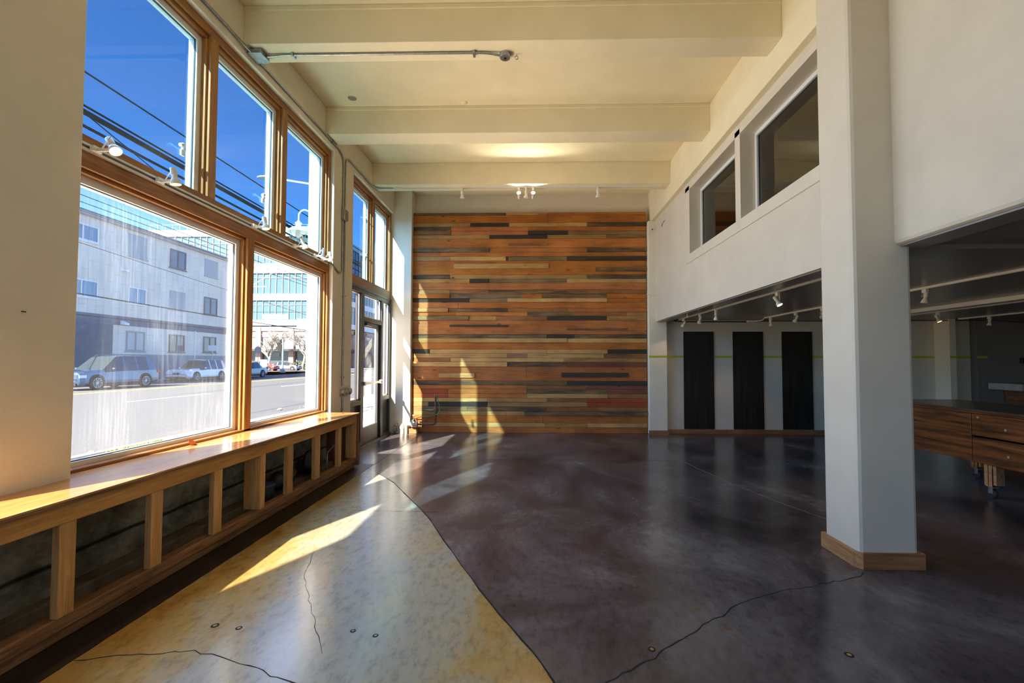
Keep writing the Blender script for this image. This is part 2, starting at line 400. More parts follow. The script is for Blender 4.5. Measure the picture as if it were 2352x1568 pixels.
def crack(mb, pts, w, m, z=.0012, jit=.012, step=.05):
    P = []
    for a, b in zip(pts[:-1], pts[1:]):
        a = Vector((a[0], a[1], 0)); b = Vector((b[0], b[1], 0)); k = max(1, int((b-a).length/step))
        for i in range(k):
            q = a.lerp(b, i/k); P.append(q + Vector((random.uniform(-jit, jit), random.uniform(-jit, jit), 0)))
    P.append(Vector((pts[-1][0], pts[-1][1], 0)))
    L = []
    for i, p in enumerate(P):
        t = (P[min(i+1, len(P)-1)] - P[max(i-1, 0)]).normalized(); nn = Vector((-t.y, t.x, 0)); ww = w*random.uniform(.45, 1.2)
        L.append((p + nn*ww, p - nn*ww))
    for (a, b), (c, d) in zip(L[:-1], L[1:]):
        mb.add([(a.x,a.y,z), (b.x,b.y,z), (d.x,d.y,z), (c.x,c.y,z)], [(0,1,2,3)], m)
crack(fl, [(2.36,3.37),(2.29,3.29),(2.17,3.24),(1.85,3.14),(1.54,3.04),(1.29,2.91),(1.06,2.73),(.89,2.60),(.61,2.37),(.36,2.19),(.1,2.0),(-.3,1.6)], .0045, 3)
crack(fl, [(2.29,9.21),(2.22,8.3),(2.20,7.40),(2.30,6.51),(2.48,5.56),(2.64,4.90),(2.80,4.48),(3.1,3.9)], .004, 4, jit=.008)
crack(fl, [(-2.30,2.28),(-2.06,2.33),(-1.76,2.36),(-1.57,2.32),(-1.40,2.26),(-1.25,2.20),(-1.10,2.15),(-.8,2.0),(-.5,1.7)], .0028, 3)
crack(fl, [(-1.72,3.6),(-1.60,3.2),(-1.43,2.92),(-1.2,2.55),(-1.08,2.36)], .0016, 3, jit=.006)
crack(fl, curve[1:], .006, 3, z=.001, jit=.0, step=.1)
crack(fl, [(STRIPX, 1.0), (STRIPX, 6.8), (STRIPX, 9.0)], .0035, 3, z=.001, jit=.002)
crack(fl, [(-2.60, 6.96), (-1.2, 6.97), (.4, 6.97), (2.2, 6.98)], .0022, 3, jit=.001)
crack(fl, [(-1.95, 4.59), (-1.15, 4.56), (-.95, 4.55)], .0025, 3, jit=.004)
crack(fl, [(.6,6.6),(1.4,5.6),(2.1,4.6)], .0012, 4, jit=.004)
for x, y, r_, m_ in [(-1.80,2.59,.022,3),(-1.65,2.57,.018,3),(-1.00,2.56,.016,3),(-.86,2.52,.016,3),(.71,3.24,.018,5),(1.00,2.84,.02,5),(1.10,2.64,.022,5),(.62,2.44,.02,3),(1.62,2.42,.022,3)]:
    n_ = 14; fl.add([(x+r_*math.cos(2*PI*i/n_), y+r_*math.sin(2*PI*i/n_), .0012) for i in range(n_)], [tuple(range(n_))], m_)
    if m_ == 3: fl.add([(x+r_*.5*math.cos(2*PI*i/n_), y+r_*.5*math.sin(2*PI*i/n_), .0016) for i in range(n_)], [tuple(range(n_))], 2)
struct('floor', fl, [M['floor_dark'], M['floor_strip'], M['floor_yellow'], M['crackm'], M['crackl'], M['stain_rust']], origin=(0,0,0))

# ceiling slab with its cast beams
c = MB(); c.box(-3.33, 2.95, YB, YF+.2, ZC, ZC+.25); struct('ceiling', c, M['ceiling'])
for k, (y0, y1) in enumerate([(8.134,8.451), (6.287,6.605), (4.450,4.742), (2.61,2.90), (.77,1.06), (-1.07,-.78), (-2.91,-2.62), (-4.75,-4.46)]):
    c = MB(); c.box(XW+.0, XG, y0, y1, ZB, ZC); c.box(XW, XG, y0-.012, y1+.012, ZC-.05, ZC)
    struct('trim_%d' % (k+1), c, M['ceiling'], bevel=.006)['label'] = 'cream concrete ceiling beam running across the room'
# street wall: piers with exterior pilasters, header, dado
w = MB()
def pier(y0, y1, xi=XW, xo=XP): w.box(xo, xi, y0, y1, -.3, ZC)
pier(YB, .29); pier(2.10, 2.80, -2.88); pier(6.58, 7.30)
for y0, y1 in BAYS + [(7.30, 9.45)]:
    w.box(XE, XW, y0, y1, 4.60, ZC)
struct('wall_left', w, M['wall'], origin=(-3.1,0,0), bevel=.01)
w = MB()
for y0, y1 in BAYS: w.box(XE, XW-.005, y0, y1, -.3, .735)
w.box(XE, -2.872, 2.10, 2.80, -.3, .735); w.box(XE, -2.90, YB+.1, .29, -.3, .735)
struct('wall_left_dado', w, M['oldconc'], origin=(-3.1,0,0))
w = MB(); w.box(XW-.005, -2.80, -3.5, 6.40, 0, .10); struct('trim_9', w, M['dust'], bevel=.012)
w = MB(); w.box(XP, -2.565, 9.45, YF, -.3, ZC); struct('wall_far_pier', w, M['wall'], bevel=.008)
w = MB(); w.box(XP-.02, XE, 2.05, 9.74, 5.10, 5.9); struct('wall_left_parapet', w, M['exterior'])
# far wall above and behind the plank cladding
w = MB(); w.box(-2.6, 2.9, YF, YF+.2, 0, ZC); struct('wall_far', w, M['wall'])
w = MB(); w.box(2.385, 2.762, 9.44, YF, 0, 4.43); struct('wall_right_pier', w, M['wall'], bevel=.015)
# right side: girder, upper walls with openings, mezzanine floor
w = MB(); w.box(XG, 2.86, 3.60, YF, 4.43, ZC); struct('trim_10', w, M['ceiling'], bevel=.01)
w = MB()
MW = [(3.62, 5.54), (5.68, 7.35)]; Z0, Z1 = 3.24, 4.29
w.box(XR, XR2, 3.60, 9.44, 2.3275, Z0); w.box(XR, XR2, 3.60, 9.44, Z1, 4.43)
w.box(XR, XR2, 7.35, 9.44, Z0, Z1); w.box(XR, XR2, 5.54, 5.68, Z0, Z1); w.box(XR, XR2, 3.60, 3.62, Z0, Z1)
struct('wall_right', w, M['smooth'], origin=(2.6,6,2.3))
w = MB(); w.box(XR-.012, XR, 3.62, 7.54, 3.10, Z0); w.box(XR-.012, XR, 7.35, 7.54, Z0, 4.36); w.box(XR-.012, XR, 5.54, 5.68, Z0, 4.36)
w.box(XR-.012, XR, 3.62, 7.54, Z1, 4.36); struct('trim_11', w, M['smooth'], bevel=.003)
w = MB(); w.box(XN, 2.93, YB, 3.52, 2.368, ZC); struct('wall_right_near', w, M['smooth'], bevel=.03)
# column
w = MB(); w.box(2.372, 2.798, 3.41, 3.80, 0, ZC); struct('wall_column', w, M['smooth'], bevel=.028)
w = MB()
ch = .022
pl = [(2.35, 3.82), (2.35, 3.388+.05), (2.35+.035, 3.388), (2.828, 3.388), (2.828, 3.82)]
inn = [(2.372, 3.80), (2.372, 3.44), (2.40, 3.41), (2.798, 3.41), (2.798, 3.80)]
w.prism([pl[0], pl[1], inn[1], inn[0]], 'z', 0, .117, 1); w.prism([pl[1], pl[2], inn[2], inn[1]], 'z', 0, .117, 1)
w.prism([pl[2], pl[3], inn[3], inn[2]], 'z', 0, .117, 0); w.prism([pl[3], pl[4], inn[4], inn[3]], 'z', 0, .117, 1)
w.prism([pl[4], pl[0], inn[0], inn[4]], 'z', 0, .117, 0)
struct('baseboard_column', w, [M['base_x'], M['base_y']], bevel=.003)
# lower right room
w = MB(); w.box(2.762, 8.30, 9.60, 9.8, 0, 2.42); struct('wall_back', w, M['smooth'])
w = MB(); w.box(8.30, 8.42, 9.25, 9.6, 0, 2.42); struct('wall_back_corner', w, M['wall'])
w = MB(); w.box(8.42, 8.95, 9.45, 9.8, 0, 2.42); struct('wall_back_recess', w, M['smooth'])
GRAYW = plaster('dim_gray_wall_paint', (.20, .19, .185), rough=.6)
w = MB(); w.box(8.88, 12.0, 9.30, 9.8, 0, 2.42); struct('wall_back_right', w, GRAYW)
w = MB(); w.box(11.8, 12.0, YB, 9.4, 0, 2.42); struct('wall_right_far', w, GRAYW)
w = MB(); w.box(2.93, 12.0, YB, 3.52, 2.40, 2.62); w.box(XR2, 12.0, 3.52, YF, 2.365, 2.62); struct('ceiling_lower', w, M['dkceil'])
w = MB(); w.box(XR+.03, XR2, 3.55, 9.44, 2.315, 2.3275); w.box(XN+.04, 2.93, YB, 3.50, 2.355, 2.368); struct('trim_12', w, M['dkceil'])
w = MB()                                               # rear wall; its two window openings are added to let fill light in
w.box(-3.33, -2.2, YB-.2, YB, 0, ZC+.2); w.box(-2.2, 2.0, YB-.2, YB, 0, .8); w.box(-2.2, 2.0, YB-.2, YB, 4.4, ZC+.2); w.box(2.0, 4.5, YB-.2, YB, 0, ZC+.2)
w.box(4.5, 9.5, YB-.2, YB, 0, .6); w.box(4.5, 9.5, YB-.2, YB, 2.25, ZC+.2); w.box(9.5, 12, YB-.2, YB, 0, ZC+.2)
struct('wall_rear', w, M['wall'])
for k, (x0, x1, z0, z1) in enumerate([(-2.2, 2.0, .8, 4.4), (4.5, 9.5, .6, 2.25)]):
    t = thing('window_%d' % (7+k), ((x0+x1)/2, YB-.1, z0), 'added rear window behind the camera, for fill light', kind='structure')
    s = MB(); f_ = .08
    for q in ((x0, x0+f_, z0, z1), (x1-f_, x1, z0, z1), (x0+f_, x1-f_, z0, z0+f_), (x0+f_, x1-f_, z1-f_, z1), ((x0+x1)/2-.05, (x0+x1)/2+.05, z0+f_, z1-f_)): s.box(q[0], q[1], YB-.16, YB-.04, q[2], q[3])
    build('window_frame', rel(s, t), M['frame_z'], t)
    s = MB(); s.box(x0+f_, x1-f_, YB-.103, YB-.097, z0+f_, z1-f_); build('pane', rel(s, t), M['glass_clear'], t)
# mezzanine room behind the inner windows
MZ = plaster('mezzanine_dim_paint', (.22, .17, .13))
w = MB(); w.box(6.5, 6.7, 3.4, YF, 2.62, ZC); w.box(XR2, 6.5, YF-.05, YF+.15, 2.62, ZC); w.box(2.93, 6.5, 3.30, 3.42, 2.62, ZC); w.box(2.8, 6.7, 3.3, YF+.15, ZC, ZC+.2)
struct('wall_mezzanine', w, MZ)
# baseboards of the far right room
w = MB(); w.box(2.775, 4.0, 9.565, 9.60, 0, .088); w.box(4.005, 8.28, 9.565, 9.60, 0, .088); struct('baseboard_back', w, M['base_x'], bevel=.003)
w = MB(); w.box(2.372, 2.775, 9.405, 9.44, 0, .088); struct('baseboard_right', w, M['base_x'], bevel=.003)
# lime stripe painted round the lower walls
w = MB()
zs = (1.578, 1.622)
w.box(2.385, 2.762, 9.437, 9.44, *zs); w.box(2.762, 2.765, 9.44, 9.60, *zs); w.box(2.765, 8.3, 9.597, 9.6, *zs); w.box(8.297, 8.42, 9.247, 9.25, *zs); w.box(8.42, 8.88, 9.447, 9.45, *zs); w.box(8.88, 9.08, 9.297, 9.30, *zs)
o = build('painted_stripe', w, M['lime']); tag(o, 'thin lime green stripe painted along the lower white walls', 'paint stripe')
# ------------------------------------------------------------------ plank cladding on the far wall
def plank_mat():
    m, n, l, b = nt('reclaimed_planks')
    at = n.new('ShaderNodeAttribute'); at.attribute_name = 'tint'; at.attribute_type = 'GEOMETRY'
    t = noise(n, l, 42, 5, .65, sc=(.05, 1, 1), dist=.8); r = ramp(n, [(.3, (.60,.54,.48)), (.5, (1,1,1)), (.72, (1.2,1.18,1.14))]); l.new(t.outputs[0], r.inputs[0])
    o = mixc(n, l, 1.0, at.outputs['Color'], r.outputs[0], 'MULTIPLY')
    t4 = noise(n, l, 3.2, 3, .5, sc=(.6, 1, 1)); r4 = ramp(n, [(.3, (.74,.70,.64)), (.7, (1.22,1.22,1.18))]); l.new(t4.outputs[0], r4.inputs[0])
    o = mixc(n, l, 1.0, o, r4.outputs[0], 'MULTIPLY')
    v = n.new('ShaderNodeTexVoronoi'); v.inputs['Scale'].default_value = 3.4
    tc = n.new('ShaderNodeTexCoord'); mp = n.new('ShaderNodeMapping'); mp.inputs['Scale'].default_value = (.5, 1, 1.4)
    l.new(tc.outputs['Object'], mp.inputs[0]); l.new(mp.outputs[0], v.inputs['Vector'])
    r3 = ramp(n, [(.03, (.25,.15,.1)), (.075, (.8,.72,.66)), (.12, (1,1,1))]); l.new(v.outputs['Distance'], r3.inputs[0])
    o = mixc(n, l, 1.0, o, r3.outputs[0], 'MULTIPLY')
    # old soot and paint on the reclaimed boards, amount held in the tint's alpha
    t3 = noise(n, l, 7, 7, .7, sc=(.16, 1, 1.5), dist=.4)
    ad = n.new('ShaderNodeMath'); ad.operation = 'ADD'; l.new(t3.outputs[0], ad.inputs[0]); l.new(at.outputs['Alpha'], ad.inputs[1])
    r5 = ramp(n, [(.76, (0,0,0)), (.98, (1,1,1))]); l.new(ad.outputs[0], r5.inputs[0])
    r6 = n.new('ShaderNodeMath'); r6.operation = 'MULTIPLY'; r6.inputs[1].default_value = .88; l.new(r5.outputs[0], r6.inputs[0])
    o = mixc(n, l, r6.outputs[0], o, (.030, .024, .018))
    l.new(o, b.inputs['Base Color']); setp(b, rough=.5, spec=.35)
    bumpy(n, l, b, t.outputs[0], .25, .003)
    return m
PT = {'o': (.40,.135,.026), 'O': (.43,.155,.034), 'p': (.44,.15,.052), 't': (.42,.23,.07), 'l': (.50,.30,.11), 'b': (.28,.12,.035), 'd': (.28,.155,.06), 'k': (.062,.044,.026), 'g': (.24,.155,.075), 'r': (.34,.07,.025), 'm': (.28,.14,.09), 'R': (.20,.065,.03)}
PS = {'o': .10, 'O': .08, 'p': .05, 't': .20, 'l': .14, 'b': .26, 'd': .40, 'k': .42, 'g': .30, 'r': .06, 'm': .1, 'R': .2}
ROWS = [  # rows in photograph order: top, bottom, then runs (x0, x1, tone, proud)
 (490,496.5,[(40,940,'d',0),(940,1340,'t',0),(1340,2290,'O',0)]),
 (496.5,514,[(40,1345,'o',0),(1345,2290,'O',0)]),
 (514,523,[(40,595,'t',0),(595,970,'k',0),(970,1725,'l',0),(1725,2290,'d',1)]),
 (523,533,[(40,405,'d',0),(405,1155,'p',0),(1155,2290,'o',0)]),
 (533,542,[(40,405,'b',1),(405,1155,'p',0),(1155,1535,'k',1),(1535,2290,'g',0)]),
 (542,551,[(40,780,'t',0),(780,1340,'k',0),(1340,1910,'t',0),(1910,2290,'d',0)]),
 (551,572,[(40,2290,'O',0)]),
 (572,582,[(40,780,'g',1),(780,1725,'O',0),(1725,2290,'d',1)]),
 (582,592,[(40,300,'o',0),(300,1150,'o',0),(1150,2290,'O',0)]),
 (592,602,[(40,400,'t',0),(400,940,'l',0),(940,965,'k',0),(965,1530,'g',0),(1530,2290,'k',1)]),
 (602,634,[(40,2290,'O',0)]),
 (634,644,[(40,400,'d',0),(400,1150,'t',0),(1150,1725,'t',0),(1725,2290,'d',0)]),
 (644,653,[(40,590,'t',0),(590,775,'k',1),(775,1530,'g',0),(1530,2290,'l',0)]),
 (653,669,[(40,2290,'O',0)]),
 (669,678.5,[(40,400,'t',0),(400,775,'b',0),(775,1530,'d',0),(1530,2290,'b',0)]),
 (678.5,688.5,[(40,400,'o',1),(400,1090,'g',0),(1090,1290,'o',0),(1290,1910,'d',0),(1910,2290,'o',0)]),
 (688.5,697.5,[(40,590,'k',0),(590,955,'g',0),(955,1912,'l',1),(1912,2290,'o',0)]),
 (697.5,711,[(40,480,'O',0),(480,2290,'o',0)]),
 (711,720,[(40,385,'t',1),(385,960,'d',0),(960,1530,'b',0),(1530,2290,'o',0)]),
 (720,729,[(40,455,'o',0),(455,1150,'O',0),(1150,1570,'g',0),(1570,2100,'b',0),(2100,2290,'t',0)]),
 (729,739,[(40,585,'g',1),(585,850,'t',0),(850,1340,'b',0),(1340,1910,'k',0),(1910,2290,'t',0)]),
 (739,771,[(40,2290,'O',0)]),
 (771,780,[(35,770,'d',0),(770,1335,'g',0),(1335,1600,'k',0),(1600,2290,'d',0)]),
 (780,790,[(35,585,'t',0),(585,1530,'l',1),(1530,2290,'l',0)]),
 (790,805.5,[(35,2290,'O',0)]),
 (805.5,815,[(35,210,'k',0),(210,1335,'l',0),(1335,1915,'l',1),(1915,2290,'k',0)]),
 (815,825,[(35,955,'l',0),(955,1150,'m',0),(1150,1880,'l',0),(1880,2290,'b',0)]),
 (825,834,[(35,412,'b',0),(412,1500,'l',0),(1500,2290,'t',0)]),
 (834,845,[(35,958,'l',1),(958,1530,'d',0),(1530,2290,'R',0)]),
 (845,877,[(35,1140,'O',0),(1140,2290,'o',0)]),
 (877,887,[(35,1530,'d',0),(1530,2290,'k',0)]),
 (887,895.5,[(35,1145,'O',0),(1145,1720,'b',0),(1720,2290,'R',0)]),
 (895.5,906,[(35,130,'O',0),(130,390,'r',0),(390,1145,'O',0),(1145,1915,'d',0),(1915,2290,'R',0)]),
 (906,916,[(35,130,'O',0),(130,390,'r',0),(390,1145,'O',0),(1145,1915,'l',0),(1915,2290,'b',0)]),
 (916,925,[(35,765,'l',0),(765,1340,'t',1),(1340,1720,'b',0),(1720,2290,'r',0)]),
 (925,935.5,[(35,200,'t',0),(200,770,'k',0),(770,1720,'t',0),(1720,2290,'r',0)]),
 (935.5,946,[(35,575,'g',0),(575,1335,'d',0),(1335,2290,'b',0)]),
 (946,955.5,[(35,765,'t',0),(765,950,'t',0),(950,1125,'l',0),(1125,2290,'d',1)]),
 (955.5,972,[(35,1300,'O',0),(1300,2290,'o',0)]),
 (972,981.5,[(35,1320,'l',0),(1320,1720,'t',0),(1720,2290,'l',0)]),
 (981.5,995,[(35,1610,'O',0),(1610,2290,'o',0)])]
OVER = [(563,567,965,1345,'d'),(609,620,437,1353,'l'),(617.5,627,1805,2290,'d'),(749.8,754,400,968,'k'),(757,761,1530,2110,'d'),(860,870,300,645,'l'),(858,868,1475,2110,'k')]
def pz(y): return (995 - y) * 4.655 / 505.0
def px_(x): return -2.562 + (x - 38) / 2252.0 * 4.935
pk = MB(); gap = .0022
def plank(x0, x1, z0, z1, tone, proud, yb=9.56):
    a = PT[tone]; j = random.uniform(.86, 1.12); h = random.uniform(-.012, .012)
    pk.col = (a[0]*j+h, a[1]*j, max(.01, a[2]*j-h), min(1, max(0, PS[tone] + random.uniform(-.05, .05))))
    pr = (.022 if proud else 0) + random.uniform(0, .004)
    pk.box(x0+gap, x1-gap, yb-pr, YF-.01, z0+gap, z1-gap)
for y0, y1, runs in ROWS:
    for x0, x1, tone, pr in runs:
        x0_, x1_ = px_(x0), px_(x1)
        if x0 <= 40: x0_ = -2.562
        if x1 >= 2290: x1_ = 2.372 + (.008 if pr else 0)
        plank(x0_, x1_, pz(y1), pz(y0), tone, pr)
for y0, y1, x0, x1, tone in OVER:
    x1_ = px_(x1) if x1 < 2290 else 2.38
    a = PT[tone]; pk.col = (*a, PS[tone]); pk.box(px_(x0), x1_, 9.532, 9.57, pz(y1), pz(y0))
o = build('plank_cladding', pk, plank_mat(), bevel=.0015); tag(o, 'floor to beam cladding of reclaimed orange, tan and soot black planks on the far wall', 'wall cladding')

# ------------------------------------------------------------------ windows
def member_box(mb, x0, x1, y0, y1, z0, z1, m): mb.box(x0, x1, y0, y1, z0, z1, m)
XF = -3.0
def sash(parent, y0, y1, z0, z1, gl, xs=(-3.155, -3.075), wdt=.055):
    s = MB(); a, b = xs
    s.box(a, b, y0, y0+wdt, z0, z1); s.box(a, b, y1-wdt, y1, z0, z1); s.box(a, b, y0+wdt, y1-wdt, z0, z0+wdt*.6); s.box(a, b, y0+wdt, y1-wdt, z1-wdt, z1)
    g = .007; yi0, yi1, zi0, zi1 = y0+wdt, y1-wdt, z0+wdt*.6, z1-wdt
    for q in ((yi0, yi0+g, zi0, zi1), (yi1-g, yi1, zi0, zi1), (yi0, yi1, zi0, zi0+g), (yi0, yi1, zi1-g, zi1)):
        s.box(b-.03, b-.018, q[0], q[1], q[2], q[3], 1)
    so = build('sash', rel(s, parent), [M['vinyl'], M['gasket']], parent)
    p = MB(); p.box(-3.128, -3.122, yi0, yi1, zi0, zi1); build('pane', rel(p, parent), gl, so)
    return so
def bay_window(name, Y0, Y1, label, dirty):
    L = Y1 - Y0; t = thing(name, (-3.08, (Y0+Y1)/2, .764), label, kind='structure')
    f = MB(); xb = -3.17
    ZT0, ZT1 = 2.79, 3.01
    lm = (Y0+1.88, Y0+1.99); um = [(Y0+1.275, Y0+1.375), (Y0+2.49, Y0+2.595)]
    f.box(xb, XF, Y0, Y1, ZT0, ZT1, 0)                       # transom
    f.box(xb, XF, Y0, Y1, 4.525, 4.60, 0)                    # head
    f.box(xb, XF-.03, Y0, Y1, 4.49, 4.525, 0); f.box(xb, XF-.03, Y0, Y1, ZT0-.03, ZT0, 0)
    for a, b in ((Y0, Y0+.05), (Y1-.05, Y1)):
        f.box(xb, XF, a, b, ZT1, 4.525, 1); f.box(xb, XF, a, b, .764, ZT0, 1)
    f.box(xb, XF-.03, Y0+.05, Y0+.075, .764, 4.49, 1); f.box(xb, XF-.03, Y1-.075, Y1-.05, .764, 4.49, 1)
    f.box(xb, XF, lm[0], lm[1], .764, ZT0, 1); f.box(xb, XF-.03, lm[0]-.022, lm[1]+.022, .764, ZT0, 1)
    for a, b in um: f.box(xb, XF, a, b, ZT1, 4.525, 1); f.box(xb, XF-.03, a-.022, b+.022, ZT1, 4.49, 1)
    f.box(xb, -3.0, Y0, Y1, .74, .785, 0)
    build('window_frame', rel(f, t), [M['frame_y'], M['frame_z']], t, bevel=.003)
    ly = [(Y0+.075, lm[0]-.022), (lm[1]+.022, Y1-.075)]
    for i, (a, b) in enumerate(ly): sash(t, a, b, .785, ZT0-.03, M['glass_dirty'] if (dirty and i == 0) else M['glass_clear'])
    ed = [Y0+.075, um[0][0]-.022, um[0][1]+.022, um[1][0]-.022, um[1][1]+.022, Y1-.075]
    for i in range(3): sash(t, ed[2*i], ed[2*i+1], ZT1, 4.49, M['glass_blue'])
    return t
bay_window('window_1', 2.80, 6.58, 'large timber window wall over the bench, two clear lights below three blue tinted ones', True)
t = thing('window_3', (-3.08, 1.395, .764), 'narrow timber window behind the near pier', kind='structure')
f = MB(); xb = -3.17
f.box(xb, XF, .29, 2.10, 2.79, 3.01, 0); f.box(xb, XF, .29, 2.10, 4.49, 4.60, 0); f.box(xb, XF, .29, 2.10, .74, .785, 0)
for a, b in ((.29, .365), (2.025, 2.10)): f.box(xb, XF, a, b, .785, 2.79, 1); f.box(xb, XF, a, b, 3.01, 4.49, 1)
build('window_frame', rel(f, t), [M['frame_y'], M['frame_z']], t, bevel=.003)
sash(t, .365, 2.025, .785, 2.79, M['glass_clear']); sash(t, .365, 2.025, 3.01, 4.49, M['glass_blue'])
# window over the door
t = thing('window_2', (-3.08, 8.37, 2.79), 'two tall timber framed lights above the metal door', kind='structure')
f = MB(); xb = -3.17
f.box(xb, XF, 7.30, 9.45, 2.79, 2.95, 0); f.box(xb, XF, 7.30, 9.45, 4.525, 4.60, 0); f.box(xb, XF-.03, 7.3, 9.45, 4.49, 4.525, 0)
f.box(xb, XF, 7.30, 7.36, 2.95, 4.525, 1); f.box(xb, XF, 9.37, 9.45, 2.95, 4.525, 1); f.box(xb, XF, 8.36, 8.47, 2.95, 4.525, 1); f.box(xb, XF-.03, 8.335, 8.495, 2.95, 4.49, 1)
build('window_frame', rel(f, t), [M['frame_y'], M['frame_z']], t, bevel=.003)
sash(t, 7.36, 8.335, 2.95, 4.49, M['glass_blue']); sash(t, 8.495, 9.37, 2.95, 4.49, M['glass_blue'])
# inner windows of the mezzanine
for k, (y0, y1) in enumerate([(5.68, 7.35), (3.62, 5.54)]):
    t = thing('window_%d' % (5+k), (XR2, (y0+y1)/2, Z0), 'deep set inner window of the mezzanine, %s' % ('the farther and smaller of two' if k == 0 else 'the nearer, partly behind the column'), kind='structure')
    s = MB(); w_ = .045
    s.box(XR2-.05, XR2, y0, y1, Z0, Z0+w_); s.box(XR2-.05, XR2, y0, y1, Z1-w_, Z1); s.box(XR2-.05, XR2, y0, y0+w_, Z0+w_, Z1-w_); s.box(XR2-.05, XR2, y1-w_, y1, Z0+w_, Z1-w_)
    g = .012
    s.box(XR2-.03, XR2-.015, y0+w_, y1-w_, Z1-w_-g, Z1-w_, 1); s.box(XR2-.03, XR2-.015, y1-w_-g, y1-w_, Z0+w_, Z1-w_, 1); s.box(XR2-.03, XR2-.015, y0+w_, y1-w_, Z0+w_, Z0+w_+g, 1)
    so = build('window_frame', rel(s, t), [M['vinyl'], M['gasket']], t)
    p = MB(); p.box(XR2-.022, XR2-.016, y0+w_, y1-w_, Z0+w_, Z1-w_); build('pane', rel(p, t), M['glass_mezz'], t)
# ------------------------------------------------------------------ metal storefront with the door
t = thing('door_1', (-3.05, 8.37, 0), 'dark aluminium storefront with a glazed door between two sidelights', kind='structure')
f = MB(); a, b = -3.10, -2.985
f.box(a, b, 7.30, 9.45, 2.68, 2.79); f.box(a, b+.01, 7.30, 9.45, 2.745, 2.76)
f.box(a, b, 7.83, 7.96, 0, 2.68); f.box(a, b, 8.88, 8.99, 0, 2.68); f.box(a, b, 9.39, 9.45, 0, 2.68); f.box(a, b, 7.30, 7.36, 0, 2.68)
f.box(a, b, 7.96, 8.88, 2.20, 2.28)
f.box(a, b, 7.36, 7.83, .74, .82); f.box(a, b, 8.99, 9.39, .72, .80)
f.box(a, b, 7.36, 7.83, 0, .10); f.box(a, b, 8.99, 9.39, 0, .06)
f.box(-3.06, -3.03, 7.36, 7.83, .10, .74); f.box(-3.06, -3.03, 8.99, 9.39, .06, .72)
f.box(-3.14, -2.95, 7.30, 9.45, -.01, .018)
build('door_frame', rel(f, t), M['alu'], t, bevel=.004)
for (y0, y1, z0, z1) in ((7.36, 7.83, .82, 2.68), (8.99, 9.39, .80, 2.68), (7.96, 8.88, 2.28, 2.68)):
    p = MB(); p.box(-3.053, -3.047, y0, y1, z0, z1); po = build('pane', rel(p, t), M['glass_clear'], t)
    g = MB(); w_ = .022
    for q in ((y0, y0+w_, z0, z1), (y1-w_, y1, z0, z1), (y0+w_, y1-w_, z0, z0+w_), (y0+w_, y1-w_, z1-w_, z1)): g.box(-3.045, -3.02, *q)
    build('glazing_bead', rel(g, t), M['alul'], po)
d = MB(); a, b = -3.075, -3.025
d.box(a, b, 7.965, 8.045, .02, 2.195); d.box(a, b, 8.80, 8.875, .02, 2.195); d.box(a, b, 8.045, 8.80, .02, .305); d.box(a, b, 8.045, 8.80, 2.11, 2.195)
do = build('door_leaf', rel(d, t), M['alu'], t, bevel=.004)
p = MB(); p.box(-3.053, -3.047, 8.045, 8.80, .305, 2.11); build('pane', rel(p, t), M['glass_clear'], do)
h = MB(); h.box(-3.0, -2.965, 7.98, 8.90, 1.075, 1.115); h.box(-3.03, -2.96, 7.97, 8.02, 1.06, 1.13); h.box(-3.03, -2.955, 8.85, 8.91, 1.06, 1.13)
build('push_bar', rel(h, t), M['alul'], do, bevel=.004)
h = MB(); h.box(-3.025, -2.965, 8.05, 8.30, 2.13, 2.18); build('door_closer', rel(h, t), M['alu'], do, bevel=.004)
# ================================================================== THINGS IN THE ROOM
# ---- bench under the window
bench = thing('window_bench', (-2.72, 2.4, 0), 'long fir framed bench with a varnished oak top running under the window', 'bench')
BX, BF, BR = -2.472, -2.50, -2.935       # top front, frame front, back
BE = 6.455; B0 = -.9
t = MB(); t.box(-2.99, BX, B0, BE, .752, .764, 0); t.box(-2.99, BX-.003, B0, BE, .736, .752, 1)
build('bench_top', rel(t, bench), [M['ply'], M['plyedge']], bench, bevel=.002)
t = MB(); t.box(BF-.038, BF, B0, 4.235, .628, .736); t.box(BF-.038, BF, 4.238, BE-.03, .628, .736); build('front_rail', rel(t, bench), M['bench_y'], bench, bevel=.004)
t = MB(); t.box(BF-.09, BF-.012, B0, BE-.03, .062, .135); build('bottom_plate', rel(t, bench), M['plate_y'], bench, bevel=.006)
t = MB(); t.box(BF-.10, BF-.03, B0, BE-.03, 0, .060); build('sole_plate', rel(t, bench), M['plate_y'], bench, bevel=.006)
def stud(y0, y1, x0=BF-.045, x1=BF-.004):
    s = MB(); s.box(x0, x1, y0, y1, .135, .628); return build('stud', rel(s, bench), M['bench_z'], bench, bevel=.003)
for y0, y1 in [(1.18,1.27),(1.77,1.86),(2.385,2.475),(2.965,3.06),(3.555,3.65)]: stud(y0, y1)
stud(4.165, 4.20, BF-.16, BF-.004); stud(4.202, 4.24, BF-.05, BF-.004)
stud(4.63, 4.735, BF-.05, BF-.004); stud(5.22, 5.335, BF-.05, BF-.004); stud(5.84, 5.93, BF-.05, BF-.004)
s = MB(); s.box(BF-.14, BF-.004, BE-.07, BE-.032, .135, .628); build('stud', rel(s, bench), M['bench_z'], bench, bevel=.003)
s = MB()
zz = [.028, .735]
for k in range(6):
    x0 = -2.93 + k*.0765; s.box(x0, x0+.075, BE-.03, BE, zz[0], .752)
build('end_panel', rel(s, bench), M['endplank'], bench, bevel=.003)
for y0 in (1.9, 4.3):
    s = MB(); s.box(-2.93, BF-.05, y0, y0+.038, .62, .736); build('cross_brace', rel(s, bench), M['bench_y'], bench)
